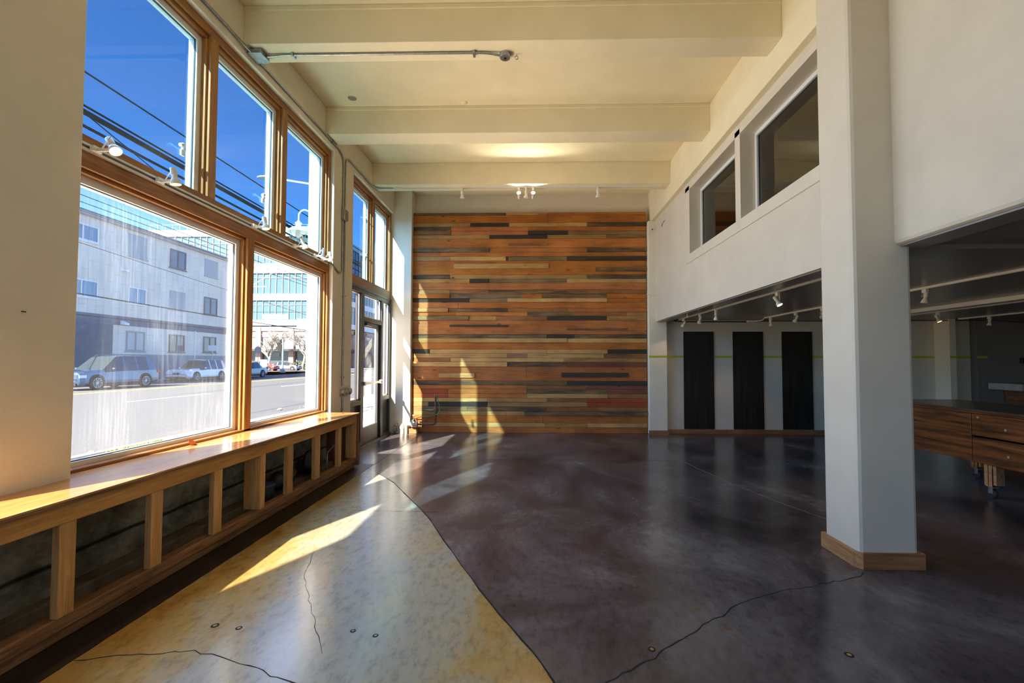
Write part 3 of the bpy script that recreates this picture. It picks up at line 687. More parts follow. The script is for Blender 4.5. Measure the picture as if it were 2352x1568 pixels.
# black bags and a bucket stored in the far bays under the bench
def lumpy(mb, c, r, seed, n=14, m=10, f=.25):
    rnd = random.Random(seed); vs_ = []; ph = [rnd.uniform(0, 6.28) for _ in range(6)]
    for i in range(m+1):
        th = PI*i/m
        for j in range(n):
            a = 2*PI*j/n; k = 1 + f*(math.sin(3*a+ph[0])*math.sin(2*th+ph[1])*.5 + math.sin(5*a+ph[2]+th*2)*.3 + math.sin(2*a+ph[3])*math.sin(4*th)*.3)
            vs_.append((c[0]+r[0]*k*math.sin(th)*math.cos(a), c[1]+r[1]*k*math.sin(th)*math.sin(a), max(c[2]+r[2]*k*math.cos(th), c[2]-r[2]*.82)))
    fs = [(i*n+j, (i+1)*n+j, (i+1)*n+(j+1)%n, i*n+(j+1)%n) for i in range(m) for j in range(n)]
    return mb.add(vs_, fs)
s = MB(); lumpy(s, (-2.77, 5.00, .19), (.10, .24, .10), 3); tag(build('plastic_bag', s, M['black'], smooth=True), 'low crumpled black bag stored under the bench', 'bag')
s = MB(); lumpy(s, (-2.76, 5.64, .24), (.09, .20, .15), 9); tag(build('plastic_bag', s, M['black'], smooth=True), 'taller crumpled black bag in the second open bay from the bench end', 'bag')
bk = thing('bucket', (-2.70, 4.55, .0), 'black bucket with a blue rim under the bench', 'bucket')
s = MB(); s.lathe([(.0,.0),(.085,.0),(.10,.26),(.092,.26),(.08,.02),(0,.02)], n=20); build('pail', s, M['black'], bk, smooth=True)
s = MB(); s.lathe([(.099,.25),(.106,.25),(.106,.265),(.099,.265)], n=20); build('rim', s, plain('blue_rim', (.03,.06,.2), .4), bk)
bk.location.z = .0
s = MB(); s.tube(fillet([(-2.70, 6.16, .36), (-2.70, 5.95, .30), (-2.70, 5.95, .0)], .03), .011, 8)
tag(build('metal_bracket', s, M['galv'], origin=(-2.70,6.0,0)), 'small shiny metal rod standing behind the bench studs', 'bracket')
# dead leaf or scrap on the window stool, screws on the bench end
s = MB(); s.add([(-2.955,3.89,.765),(-2.93,3.93,.766),(-2.925,3.90,.80),(-2.945,3.855,.835),(-2.95,3.86,.80)], [(0,1,2,4),(4,2,3)]); s.add([(-2.95,3.80,.7655),(-2.93,3.86,.7655),(-2.925,3.93,.767),(-2.94,3.90,.768)], [(0,1,2,3)])
lf = build('dry_leaf', s, plain('dry_leaf', (.45,.14,.06), .7)); md = lf.modifiers.new('t', 'SOLIDIFY'); md.thickness = .0015; tag(lf, 'small curled red brown leaf on the bench top against the glass', 'leaf')
for k, (y, x, hgt, lab) in enumerate([(6.28, -2.86, .022, 'tiny pale screw stub by the window jamb on the bench end'), (6.33, -2.66, .026, 'tiny upright orange and white fitting at the bench corner')]):
    s = MB(); s.lathe([(0,0),(.012,0),(.012,.006),(.005,.006),(.005,hgt),(0,hgt)], (x, y, .764), n=10); tag(build('screw_stub', s, [M['white'], M['tail']][k]), lab, 'screw')
# ---- track lighting
def track(p0, p1, name, label, w_=.034, h_=.018, vert=False, mat='whitem'):
    """p0..p1 runs along x or y; the groove faces down, or +x when vert"""
    s = MB(); x0, y0, z0 = p0; x1, y1, z1 = p1
    if vert: s.box(x0, x0+h_, y0, y1, z0-w_/2, z0-w_*.2); s.box(x0, x0+h_, y0, y1, z0+w_*.2, z0+w_/2); s.box(x0, x0+h_*.3, y0, y1, z0-w_*.2, z0+w_*.2, 1)
    elif abs(y1-y0) > abs(x1-x0): s.box(x0-w_/2, x0-w_*.2, y0, y1, z0-h_, z0); s.box(x0+w_*.2, x0+w_/2, y0, y1, z0-h_, z0); s.box(x0-w_*.2, x0+w_*.2, y0, y1, z0-h_*.3, z0, 1)
    else: s.box(x0, x1, y0-w_/2, y0-w_*.2, z0-h_, z0); s.box(x0, x1, y0+w_*.2, y0+w_/2, z0-h_, z0); s.box(x0, x1, y0-w_*.2, y0+w_*.2, z0-h_*.3, z0, 1)
    return tag(build(name, s, [M[mat], plain('track_groove', (.22,.23,.22), .5)]), label, 'light track')
track((XF, 2.72, 2.925), (XF, 6.50, 2.925), 'light_track', 'white track screwed along the window transom', .05, .022, vert=True)
track((-2.60, 8.29, ZB), (2.35, 8.29, ZB), 'light_track', 'white track across the underside of the farthest ceiling beam', .04, .02)
track((2.97, 3.9, 2.365), (2.97, 9.30, 2.365), 'light_track', 'white track on the dark lower ceiling nearest the white wall', .04, .022)
track((4.52, 2.2, 2.365), (4.52, 8.95, 2.365), 'light_track', 'second white track from the white wall on the dark ceiling', .036, .022)
track((6.86, 3.2, 2.365), (6.86, 9.10, 2.365), 'light_track', 'thin white track just beyond the white pipe on the dark ceiling', .036, .022)
track((8.45, 4.0, 2.365), (8.45, 9.20, 2.365), 'light_track', 'farthest thin track on the dark ceiling at the right', .036, .022)
# head prototypes: root at the track, lamp hangs towards -z; side: bracket arm leaves along +x from a vertical track
def spot_head(name, lens, tilt, turn, loc, label, group, side=False, sc=1.0, energy=0, colr=(1,.75,.45), cone=70):
    r = thing(name, loc, label, 'spotlight', group)
    s = MB()
    if side: s.box(0, .03, -.03, .03, -.018, .018)
    else: s.box(-.016, .016, -.03, .03, -.045, 0)
    build('adapter', s, M['whitem'], r, bevel=.003)
    piv = Vector((.125, 0, .02)) if side else Vector((0, .0, -.115))
    s = MB()
    if side:
        s.tube(fillet([(.02,-.0,0), (.05,0,.0), (.085,0,.055), (.125,-.02,.075)], .03), .004, 6); s.box(.02, .11, -.012, -.004, -.016, .004)
    else:
        s.box(.020, .026, -.008, .008, -.125, -.03); s.box(0, .026, -.008, .008, -.035, -.03)
        s.tube(fillet([(-.0,.0,-.04), (-.02,.02,-.07), (-.03,.01,-.095)], .02), .0025, 5)
    build('bracket', s, M['whitem'], r)
    # lamp head, built about the pivot, pointing -z
    s = MB(); s.lathe([(0,.075),(.019,.075),(.021,.07),(.021,.02),(.016,.014),(.018,.0),(.030,-.018),(.036,-.040),(.036,-.050),(.032,-.050),(.030,-.042),(0,-.040)], n=20)
    hd = build('lamp_head', s, M['whitem'], r, smooth=True); hd.location = piv; hd.rotation_euler = (tilt[0], tilt[1], turn)
    s = MB(); s.lathe([(0,-.0505),(.0305,-.0505),(.0305,-.0435),(0,-.0435)], n=18); le = build('lens', s, lens, hd, smooth=True)
    r.scale = (sc,)*3
    if energy:
        ld = bpy.data.lights.new('spot_beam', 'SPOT'); ld.energy = energy; ld.color = colr; ld.spot_size = math.radians(cone); ld.spot_blend = .6; ld.shadow_soft_size = .03
        lo = bpy.data.objects.new('spot_beam', ld); COL.objects.link(lo); lo.parent = hd; lo.location = (0, 0, -.07)
    return r
R_ = math.radians
G1 = 'spotlights on the window transom track'
hx = XF+.022
spot_head('spotlight', M['lens_on'], (R_(-12), R_(-38)), 0, (hx, 2.97, 2.925), 'lit spotlight turned to the room, nearest the camera on the window transom', G1, True, 1.05, 60, cone=80)
for y, tl, lab in [(3.50, (R_(5), R_(-8)), 'second spotlight on the window transom, aimed straight down'), (4.72, (R_(-4), R_(-12)), 'spotlight on the window transom above the lower mullion'), (5.54, (R_(10), R_(-20)), 'fourth spotlight on the window transom, small white bell'), (6.06, (R_(-8), R_(4)), 'second last spotlight on the window transom, close to the jamb'), (6.27, (R_(6), R_(-6)), 'last spotlight on the window transom, against the jamb')]:
    spot_head('spotlight', M['lens_off'], tl, 0, (hx, y, 2.925), lab, G1, True, 1.05)
G2 = 'spotlights on the farthest beam'
zt = ZB-.02
spot_head('spotlight', M['lens_off'], (R_(8), 0), 0, (-1.32, 8.29, zt), 'unlit spotlight alone on the left of the beam track', G2, sc=1.1)
spot_head('spotlight', M['lens_on'], (R_(-115), R_(0)), 0, (-.27, 8.29, zt), 'lit spotlight, left of the three at the middle of the beam', G2, sc=1.1, energy=28, colr=(1, .90, .70), cone=140)
spot_head('spotlight', M['lens_off'], (R_(0), 0), 0, (-.14, 8.29, zt), 'unlit spotlight between two lit ones on the beam', G2, sc=1.1)
spot_head('spotlight', M['lens_on'], (R_(-115), R_(8)), 0, (-.01, 8.29, zt), 'lit spotlight, right of the three at the middle of the beam', G2, sc=1.1, energy=28, colr=(1, .90, .70), cone=140)
spot_head('spotlight', M['lens_off'], (R_(5), 0), 0, (1.18, 8.29, zt), 'unlit spotlight alone on the right of the beam track', G2, sc=1.1)
G3 = 'spotlights under the dark lower ceiling'
zt = 2.343
spot_head('spotlight', M['lens_dim'], (R_(20), R_(25)), 0, (2.97, 9.05, zt), 'small warm lit spotlight in the corner by the white pier', G3, energy=5, colr=(1, .6, .32))
spot_head('spotlight', M['lens_off'], (R_(-15), R_(20)), 0, (2.97, 8.17, zt), 'chrome white spotlight, second from the white pier', G3)
spot_head('spotlight', M['lens_off'], (R_(10), R_(-5)), 0, (2.97, 7.45, zt), 'third spotlight from the white pier, aimed down', G3)
spot_head('spotlight', M['lens_amber'], (R_(-25), R_(-20)), 0, (2.97, 5.58, zt), 'brightest amber spotlight under the dark ceiling beside the column', G3, energy=22, colr=(1, .62, .32), cone=90)
spot_head('spotlight', M['lens_off'], (R_(0), R_(-5)), 0, (4.52, 8.75, zt), 'unlit spotlight at the far end of the second ceiling track', G3)
spot_head('spotlight', M['lens_dim'], (R_(25), R_(15)), 0, (4.52, 7.92, zt), 'amber lit spotlight in front of the third black panel', G3, energy=16, colr=(1, .62, .35), cone=80)
spot_head('spotlight', M['lens_off'], (R_(-25), R_(20)), 0, (4.52, 7.20, zt), 'unlit spotlight on the second track, tilted left, near the column', G3)
spot_head('spotlight', M['lens_off'], (R_(5), R_(8)), 0, (4.52, 5.33, zt), 'pale spotlight just right of the column near the dark ceiling', G3)
spot_head('spotlight', M['lens_dim'], (R_(-20), R_(-15)), 0, (6.86, 7.85, zt), 'amber lit spotlight right of the column', G3, energy=5, colr=(1, .6, .32))
spot_head('spotlight', M['lens_off'], (R_(0), R_(10)), 0, (8.45, 8.6, zt), 'small unlit spotlight on the farthest track', G3)
s = MB(); s.box(6.20, 6.36, 3.5, 9.60, 2.30, 2.365); tag(build('ceiling_duct', s, M['whitem'], bevel=.01), 'pale flat duct crossing the dark ceiling between two tracks', 'duct')
# cables and feed boxes of the lower tracks
s = MB(); s.tube(fillet([(2.97, 9.34, 2.355), (2.90, 9.50, 2.345), (3.1, 9.56, 2.33), (4.2, 9.56, 2.33), (4.4, 9.5, 2.32)], .06), .011, 8)
tag(build('ceiling_cable', s, M['rubber'], smooth=True), 'black cable looping along the top of the alcove wall', 'cable')
s = MB(); s.box(4.42, 4.52, 9.42, 9.52, 2.31, 2.35); s.tube(fillet([(4.52, 9.44, 2.33), (4.60, 9.2, 2.33), (4.52, 9.0, 2.35)], .06), .012, 8)
tag(build('cable_connector', s, M['whitem'], bevel=.004), 'white feed box and flexible conduit at the end of the second track', 'connector')
s = MB(); s.tube(fillet([(4.6, 9.57, 2.345), (6.1, 9.57, 2.345), (6.15, 9.5, 2.33), (6.5, 9.45, 2.34), (9.2, 9.2, 2.33), (9.6, 9.1, 2.28), (11, 9.0, 2.30)], .08), .009, 6)
tag(build('ceiling_cable', s, M['rubber'], smooth=True), 'thin black cable sagging across the dark wall top at the right', 'cable')
# fluorescent fixture, outlet, hanging loop, counter at the far right
fx = thing('strip_light', (9.75, 8.6, 2.30), 'long pale unlit strip light fixture at the right under the dark ceiling', 'strip light')
s = MB(); s.prism([(9.56,2.36),(9.94,2.36),(9.86,2.30),(9.64,2.30)], 'y', 5.2, 8.9); build('housing', rel(s, fx), M['whitem'], fx)
s = MB(); s.cyl((9.75, 5.3, 2.29), (9.75, 8.8, 2.29), .014, 10); build('tube', rel(s, fx), M['lens_off'], fx)
ot = thing('wall_outlet', (9.78, 9.30, 1.53), 'black outlet box with a conduit on the dark wall', 'outlet')
s = MB(); s.box(9.70, 9.86, 9.255, 9.298, 1.475, 1.585); build('box', rel(s, ot), M['black'], ot, bevel=.006)
for z in (1.545, 1.513):
    s = MB(); s.cyl((9.785, 9.251, z), (9.785, 9.256, z), .016, 10); build('socket', rel(s, ot), M['alul'], ot)
s = MB(); s.tube([(9.86, 9.28, 1.53), (10.6, 9.28, 1.535)], .011, 8); build('conduit', rel(s, ot), M['black'], ot)
s = MB(); s.tube([(10.07+.10*math.cos(a), 9.2, 1.72+.13*math.sin(a)) for a in [2*PI*i/20 for i in range(21)]], .010, 6); tag(build('cable_loop', s, M['rubber'], smooth=True), 'black coiled cable hanging at the right edge', 'cable')
ct = thing('counter', (10.6, 8.9, 0), 'pale gray counter slab on a plank base at the far right', 'counter')
s = MB(); s.box(9.05, 11.7, 8.65, 9.28, .965, 1.09); build('counter_top', rel(s, ct), mottled('pale_counter', [(.3,(.38,.37,.35)),(.7,(.5,.49,.47))], 8, .5, bump=0), ct, bevel=.006)
s = MB()
for k in range(9):
    for a, b in ((9.36, 10.3), (10.302, 11.65)): s.box(a+random.uniform(-.012,.012) if a < 9.5 else a, b, 8.72-random.uniform(0,.012), 9.27, .002+k*.107, .105+k*.107)
build('plank_base', rel(s, ct), wood('counter_planks', (.10,.045,.02), (.3,.16,.075), 'x', .6), ct, bevel=.003)
# ---- three black panels on the alcove wall
for k, (x0, x1, lab) in enumerate([(3.142, 3.765, 'leftmost of the three tall black panels on the alcove wall'), (4.163, 4.785, 'middle one of the three tall black panels on the alcove wall'), (5.175, 5.793, 'tall black panel nearest the column, with a warm lamp glow')]):
    s = MB(); s.box(x0, x1, 9.575, 9.599, .097, 2.125); tag(build('wall_panel', s, M['panel'], bevel=.002), lab, 'panel', 'black panels on the alcove wall')
# ---- reclaimed wood island on casters
isl = thing('rolling_island', (5.55, 5.0, 0), 'dark reclaimed timber island on black casters behind the column', 'island')
def isl_mat(ax, a=(.018,.008,.004), b_=(.28,.095,.022)):
    m = wood('island_planks_'+ax, a, b_, ax, .28, grain=26, spec=.6, coat=.3); return m
IM = isl_mat('y'); IMx = isl_mat('x')
z0, z1 = .372, .915
s = MB(); s.box(5.02, 6.10, 3.3, 6.75, .935, .962); s.box(5.03, 6.08, 3.32, 6.73, .915, .935, 1); build('island_top', rel(s, isl), [isl_mat('y', (.05,.03,.022), (.13,.075,.05)), IM], isl, bevel=.004)
s = MB()
for (ya, yb_, rows) in [(5.335, 6.70, [(z0, .53), (.532, .70), (.702, .914)]), (3.35, 5.33, [(z0, .655), (.672, .914)])]:
    for a, b in rows: s.box(5.0, 5.035, ya+.003, yb_, a, b)
build('side_planks', rel(s, isl), IM, isl, bevel=.004)
s = MB()
for a, b in [(z0,.56),(.562,.74),(.742,.914)]: s.box(5.036, 6.06, 6.66, 6.70, a, b); s.box(5.036, 6.06, 3.35, 3.39, a, b)
s.box(6.03, 6.065, 3.40, 6.65, z0, .914); build('end_planks', rel(s, isl), IMx, isl, bevel=.004)
s = MB(); s.box(5.04, 6.02, 3.40, 6.65, .40, .43); build('bottom_board', rel(s, isl), IM, isl)
for x, y in ((5.09, 5.21), (5.78, 6.10), (5.78, 5.0), (5.09, 3.6), (5.78, 3.6)):
    s = MB(); s.box(x-.045, x+.045, y-.05, y-.01, .13, .40, 0); s.box(x-.045, x+.045, y+.0, y+.04, .13, .42, 0); s.box(x-.05, x+.055, y-.055, y-.0505, .13, .33, 1); s.box(x-.045, x+.045, y-.095, y-.06, .15, .36, 0)
    lg = build('leg', rel(s, isl), [M['base_y'], M['black']], isl, bevel=.003)
    for zb in (.19, .25):
        s = MB(); s.cyl((x, y-.102, zb), (x, y-.094, zb), .012, 8); build('bolt', rel(s, isl), M['alul'], lg)
    cs = MB(); cs.box(x-.035, x+.035, y-.045, y+.035, .118, .13); cs.box(x-.026, x-.020, y-.03, y+.02, .05, .12); cs.box(x+.020, x+.026, y-.03, y+.02, .05, .12)
    co = build('caster', rel(cs, isl), M['galv'], isl)
    cw = MB(); cw.lathe([(0,-.018),(.03,-.018),(.046,-.015),(.05,-.008),(.05,.008),(.046,.015),(.03,.018),(0,.018)], (x, y-.008, .05), (1,0,0), 20); build('wheel', rel(cw, isl), M['rubber'], co, smooth=True)
for y, z in ((4.95, .78), (4.93, .50), (5.25, .88), (6.2, .6)):
    s = MB(); s.cyl((4.992, y, z), (5.002, y, z), .014, 10); build('carriage_bolt', rel(s, isl), M['alul'], isl)
# ---- conduits and boxes
s = MB()
P1 = fillet([(-2.925, 1.2, 4.690), (-2.925, 4.38, 4.690), (-2.90, 4.50, 4.665)], .08)
s.tube(P1, .0125, 10)
tag(build('conduit', s, M['galv'], smooth=True), 'steel conduit along the window head running toward the camera', 'conduit')
s = MB(); s.tube(fillet([(-2.91, 4.68, 4.665), (-2.928, 4.80, 4.690), (-2.928, 6.25, 4.690), (-2.928, 6.72, 4.685), (-2.928, 6.86, 4.60), (-2.928, 6.86, 3.83)], .13, 8), .0125, 10)
for y in (6.45,): s.box(-2.945, -2.91, y-.01, y+.01, 4.66, 4.715)
tag(build('conduit', s, M['galv'], smooth=True), 'steel conduit along the window head that bends down the pier', 'conduit')
s = MB(); s.tube(fillet([(-2.928, 6.935, 2.95), (-2.928, 6.935, 4.62), (-2.928, 7.03, 4.69), (-2.928, 8.15, 4.680), (-2.86, 8.27, 4.690), (-2.60, 8.29, 4.695)], .10, 8), .0125, 10)
tag(build('conduit', s, M['galv'], smooth=True), 'steel conduit that loops over the pier toward the beam track', 'conduit')
s = MB(); s.tube(fillet([(-2.928, 6.86, 3.66), (-2.928, 6.86, 3.2), (-2.928, 6.86, 2.86), (-2.928, 6.74, 2.82), (-2.95, 6.54, 2.92), (-2.97, 6.49, 2.925)], .09, 8), .0115, 10)
tag(build('conduit', s, M['galv'], smooth=True), 'short steel conduit hooking from the pier to the transom track', 'conduit')
s = MB(); s.tube(fillet([(-2.928, 6.935, 3.66), (-2.928, 6.935, 2.2), (-2.928, 6.935, 1.12)], .05), .0125, 10)
for z in (2.5, 1.25): s.box(-2.945, -2.913, 6.90, 6.97, z-.01, z+.01)
s.tube([(-2.928, 6.95, .94), (-2.928, 6.95, .50)], .0125, 10)
tag(build('conduit', s, M['galv'], smooth=True), 'long straight steel conduit running down the pier to the bench', 'conduit')
s = MB(); s.box(-2.945, -2.885, 6.83, 6.965, 3.66, 3.83); tag(build('junction_box', s, M['galv'], bevel=.008), 'steel junction box halfway up the pier conduits', 'junction box')
gb = thing('conduit_fitting', (-2.93, 7.02, 1.02), 'painted three part metal fitting low on the pier', 'junction box')
for k in range(3):
    s = MB(); s.lathe([(0,0),(.045,0),(.05,.01),(.05,.035),(.042,.05),(0,.05)], (-2.94, 6.93+k*.125, 1.02), (1,0,0), 16); build('cover', rel(s, gb), M['galv'], gb, smooth=True)
s = MB(); s.box(-2.945, -2.91, 6.87, 7.24, .965, 1.075); build('body', rel(s, gb), mottled('old_fitting', [(.3,(.20,.14,.07)),(.7,(.44,.36,.24))], 12, .5), gb, bevel=.01)
jb = thing('junction_box', (-2.885, 4.58, 4.63), 'square steel junction box where conduits meet at the near beam', 'junction box')
s = MB(); s.box(-2.95, -2.80, 4.50, 4.66, 4.655, 4.707); build('box', rel(s, jb), M['galv'], jb, bevel=.006)
s = MB(); s.box(-2.956, -2.794, 4.494, 4.666, 4.650, 4.6545); build('cover', rel(s, jb), M['galv'], jb, bevel=.002)
s = MB(); s.tube(fillet([(-2.795, 4.60, 4.68), (-2.70, 4.60, 4.685), (-2.62, 4.60, 4.694), (-.52, 4.60, 4.694), (-.42, 4.61, 4.685), (-.345, 4.62, 4.675)], .08), .0125, 10)
for x in (-2.52, -.62): s.box(x-.012, x+.012, 4.575, 4.65, 4.676, 4.709)
tag(build('conduit', s, M['galv'], smooth=True), 'steel conduit strapped under the near ceiling beam', 'conduit')
rb = thing('ceiling_box', (-.30, 4.64, 4.66), 'round steel box with a dark knockout under the near beam', 'junction box')
s = MB(); s.lathe([(0,0),(.052,0),(.055,.004),(.055,.049),(0,.049)], (-.30, 4.64, 4.660), n=22); build('box', rel(s, rb), M['galv'], rb, smooth=True)
s = MB(); s.lathe([(0,-.012),(.012,-.012),(.012,.0),(0,.0)], (-.30, 4.64, 4.660), n=12); build('knockout', rel(s, rb), M['black'], rb)
s = MB(); s.tube([(-.18+.018*math.cos(a), 4.65, 4.670+.018*math.sin(a)) for a in [-2.2+i*.4 for i in range(15)]], .004, 6); s.cyl((-.18, 4.65, 4.688), (-.18, 4.65, 4.712), .004, 6)
tag(build('eye_hook', s, M['galv'], smooth=True), 'small steel eye hook beside the round box on the beam', 'hook')
s = MB(); s.lathe([(0,0),(.052,0),(.055,.003),(.055,.008),(0,.008)], (-2.49, 6.07, 5.092), n=22); tag(build('cover_plate', s, M['galv'], smooth=True), 'round gray cover plate on the ceiling between the beams', 'cover plate')
s = MB(); s.lathe([(0,0),(.05,.0),(.04,-.012),(.02,-.02),(0,-.022)], (-.97, 6.2, 5.10), n=16); tag(build('plaster_bump', s, M['ceiling'], smooth=True), 'small round painted knob on the ceiling before the middle beam', 'knob')
s = MB(); s.tube([(-2.880, 2.490, 1.774), (-2.868, 2.493, 1.773), (-2.862, 2.497, 1.771)], .004, 6); tag(build('wall_screw', s, M['black']), 'tiny dark screw on the near left pier', 'screw')
# security camera and rod on the right
sc_ = thing('security_camera', (2.52, 9.42, 4.24), 'small white bullet camera high on the right pier', 'camera')
s = MB(); s.lathe([(0,0),(.03,0),(.03,.012),(.012,.03),(0,.03)], (2.532, 9.38, 4.24), (-1,0,0), 14); s.tube([(2.51,9.38,4.24),(2.49,9.36,4.225)], .010, 8); build('mount', rel(s, sc_), M['white'], sc_, smooth=True)
s = MB(); s.lathe([(0,.0),(.02,0),(.022,.01),(.022,.075),(.0,.075)], (2.50, 9.38, 4.235), (-.75,-.65,-.28), 16); bd = build('camera_body', rel(s, sc_), M['white'], sc_, smooth=True)
s = MB(); s.lathe([(0,.0),(.018,0),(.018,.004),(.0,.004)], Vector((2.50, 9.38, 4.235))+Vector((-.75,-.65,-.28)).normalized()*.074, (-.75,-.65,-.28), 16); build('lens', rel(s, sc_), M['black'], bd)
s = MB(); s.tube([(2.534, 9.35, 2.865), (2.30, 9.25, 2.862)], .009, 8); s.lathe([(0,0),(.018,0),(.018,.01),(0,.01)], (2.534, 9.35, 2.865), (-1,-.4,0), 12); tag(build('wall_rod', s, M['white'], smooth=True), 'short white rod sticking out from the right wall before the planks', 'rod')
s = MB(); s.tube([(2.533, 8.95, 4.16), (2.52, 8.9, 4.18), (2.522, 8.8, 4.21), (2.533, 8.74, 4.22)], .004, 6); tag(build('loose_wire', s, M['rubber']), 'short loose dark wire on the white wall near the camera', 'wire')
s = MB(); s.cyl((2.66, 7.9, 2.315), (2.66, 7.9, 2.26), .010, 8); tag(build('ceiling_clip', s, M['alul']), 'tiny metal clip hanging under the white wall edge', 'clip')
# brackets at the panes
for k, (y, z, lab) in enumerate([(3.90, 3.36, 'white clip bracket by the first blue pane'), (5.10, 3.36, 'white clip bracket by the middle blue pane'), (8.27, 3.42, 'white clip bracket by the pane over the door'), (8.24, 4.12, 'small white clip high on the pane over the door')]):
    s = MB(); sc2 = 1 if k < 3 else .6
    s.box(-3.118, -3.10, y-.02*sc2, y+.02*sc2, z-.05*sc2, z+.0); s.box(-3.115, -3.085, y-.012, y+.012, z-.0, z+.02*sc2); s.tube([(-3.10, y, z), (-3.07, y-.045*sc2, z+.03*sc2)], .012*sc2, 8); s.cyl((-3.07, y-.04*sc2, z+.03*sc2), (-3.07, y-.075*sc2, z+.012*sc2), .017*sc2, 10)
    tag(build('pane_bracket', s, M['white'], bevel=.002), lab, 'bracket')
# ---- pipes in the far left corner
pp = thing('pipe_assembly', (-2.6, 9.40, 0), 'old white and rusty water pipes with valves in the far left corner', 'pipes')
PW = plain('old_white_pipe_paint', (.62,.57,.48), .5); PRs = mottled('rusty_pipe', [(.3,(.07,.035,.02)),(.7,(.25,.13,.07))], 22, .5, bump=.1)
s = MB(); s.tube(fillet([(-2.70, 9.36, 0), (-2.70, 9.36, .20), (-2.52, 9.36, .20)], .07, 8), .035, 14); s.cyl((-2.70,9.36,.11),(-2.70,9.36,.15), .045, 14); s.cyl((-2.60,9.36,.20),(-2.57,9.36,.20), .045, 14); build('elbow_pipe', rel(s, pp), PW, pp, smooth=True)
s = MB(); s.cyl((-2.62,9.37,0),(-2.62,9.37,.17), .03, 12); s.cyl((-2.52,9.36,.20),(-2.44,9.36,.20), .05, 14); s.cyl((-2.49,9.36,.15),(-2.49,9.36,.27), .03, 12); s.cyl((-2.42,9.36,.20),(-2.38,9.36,.20), .055, 8); build('valve', rel(s, pp), PW, pp, smooth=True)
s = MB(); s.cyl((-2.53,9.36,.26),(-2.53,9.36,.45), .009, 8); s.cyl((-2.47,9.36,.26),(-2.47,9.36,.38), .009, 8); s.cyl((-2.48,9.36,.38),(-2.44,9.36,.38), .012, 8); build('valve_stem', rel(s, pp), M['galv'], pp, smooth=True)
s = MB(); s.tube(fillet([(-2.38,9.36,.20), (-2.12,9.36,.19), (-2.02,9.40,.20), (-2.02,9.40,.80)], .06, 8), .021, 14)
for z in (.43, .55, .36): s.cyl((-2.02,9.40,z),(-2.02,9.40,z+.025), .030, 14)
s.lathe([(0,-.07),(.028,-.07),(.045,-.03),(.048,0),(.045,.03),(.028,.07),(0,.07)], (-2.02,9.40,.49), (0,0,1), 16); build('riser_pipe', rel(s, pp), PRs, pp, smooth=True)
s = MB(); s.cyl((-2.06,9.38,.49),(-2.16,9.35,.49), .022, 12); s.cyl((-2.14,9.355,.49),(-2.165,9.35,.49), .03, 8); s.cyl((-2.165,9.35,.495),(-2.22,9.33,.50), .012, 8); build('hose_bib', rel(s, pp), M['galv'], pp, smooth=True)
s = MB(); s.tube([(-2.40,9.33,.30),(-2.22,9.33,.30)], .012, 8); build('handle', rel(s, pp), plain('faded_red', (.35,.09,.06), .5), pp, smooth=True)
s = MB(); s.tube([Vector(p) for p in fillet([(-2.50,9.34,.27),(-2.36,9.34,.34),(-2.2,9.34,.375),(-2.06,9.36,.37),(-1.94,9.38,.42),(-1.93,9.39,.56),(-1.97,9.385,.68),(-2.0,9.37,.81)], .1, 4)], .0075, 7)
tag(build('ground_wire', s, plain('green_wire', (.02,.32,.16), .4), smooth=True), 'green wire looping over the corner pipes up the riser', 'wire')
s = MB(); s.tube(fillet([(-2.07,9.37,.36),(-2.15,9.35,.33),(-2.2,9.35,.24),(-2.28,9.34,.34)], .04, 4), .004, 6); tag(build('loose_wire', s, M['rubber'], smooth=True), 'thin dark wire hanging behind the corner pipes', 'wire')
s = MB(); s.box(-2.585, -2.385, 9.405, 9.52, 0, .13); tag(build('wood_block', s, M['base_x'], bevel=.005), 'short wood block on the floor behind the corner pipes', 'block')
s = MB(); lumpy(s, (-2.83, 9.43, .09), (.075, .03, .10), 5, f=.4); tag(build('broken_plaster', s, mottled('broken_plaster', [(.35,(.10,.08,.06)),(.65,(.62,.56,.48))], 30, .9, bump=.5, bd=.02), smooth=False), 'broken patch of plaster and rubble at the foot of the far pier', 'rubble')
# ================================================================== OUTSIDE, through the glass
GZ = -.10
g = MB(); g.box(-140, 4, -60, 260, GZ-.3, GZ); struct('ground', g, M['asphalt'], origin=(0,0,0))
g = MB(); g.box(-7.35, -3.20, -10, 5.2, GZ, GZ+.03); g.box(-7.35, -3.20, 8.9, 40, GZ, GZ+.035); g.box(-3.6, -3.2, 7.3, 9.45, GZ, -.015); struct('ground_sidewalk', g, M['sidewalk'])
g = MB(); g.prism([(-7.20,5.2),(-3.2,5.2),(-3.2,8.9),(-6.6,8.9),(-7.0,8.0)], 'z', GZ, GZ+.02); struct('ground_gravel', g, M['gravel'])
g = MB(); g.box(-7.50, -7.35, -10, 40, GZ, GZ+.04); struct('ground_curb', g, M['sidewalk'])
g = MB(); g.box(-30, -28.3, -10, 47, GZ, GZ+.12); g.prism([(-29,49.5),(-46,49.5),(-46,56),(-33,70),(-29,64)], 'z', GZ, GZ+.0); struct('ground_far_sidewalk', g, M['sidewalk'])
g = MB(); g.box(-80, -31.5, 77, 82, GZ, GZ+.12); g.box(-37.3, -31.5, 82, 160, GZ, GZ+.12); struct('ground_corner_sidewalk', g, M['sidewalk'])
wl_ = plain('white_lane_paint', (.8,.8,.78), .7); yl_ = plain('yellow_lane_paint', (.75,.5,.12), .7)
def lane(name, x, y0, y1, w_, mat, lab, grp):
    s = MB(); s.box(x-w_/2, x+w_/2, y0, y1, GZ, GZ+.006); return tag(build(name, s, mat), lab, 'lane marking', grp)
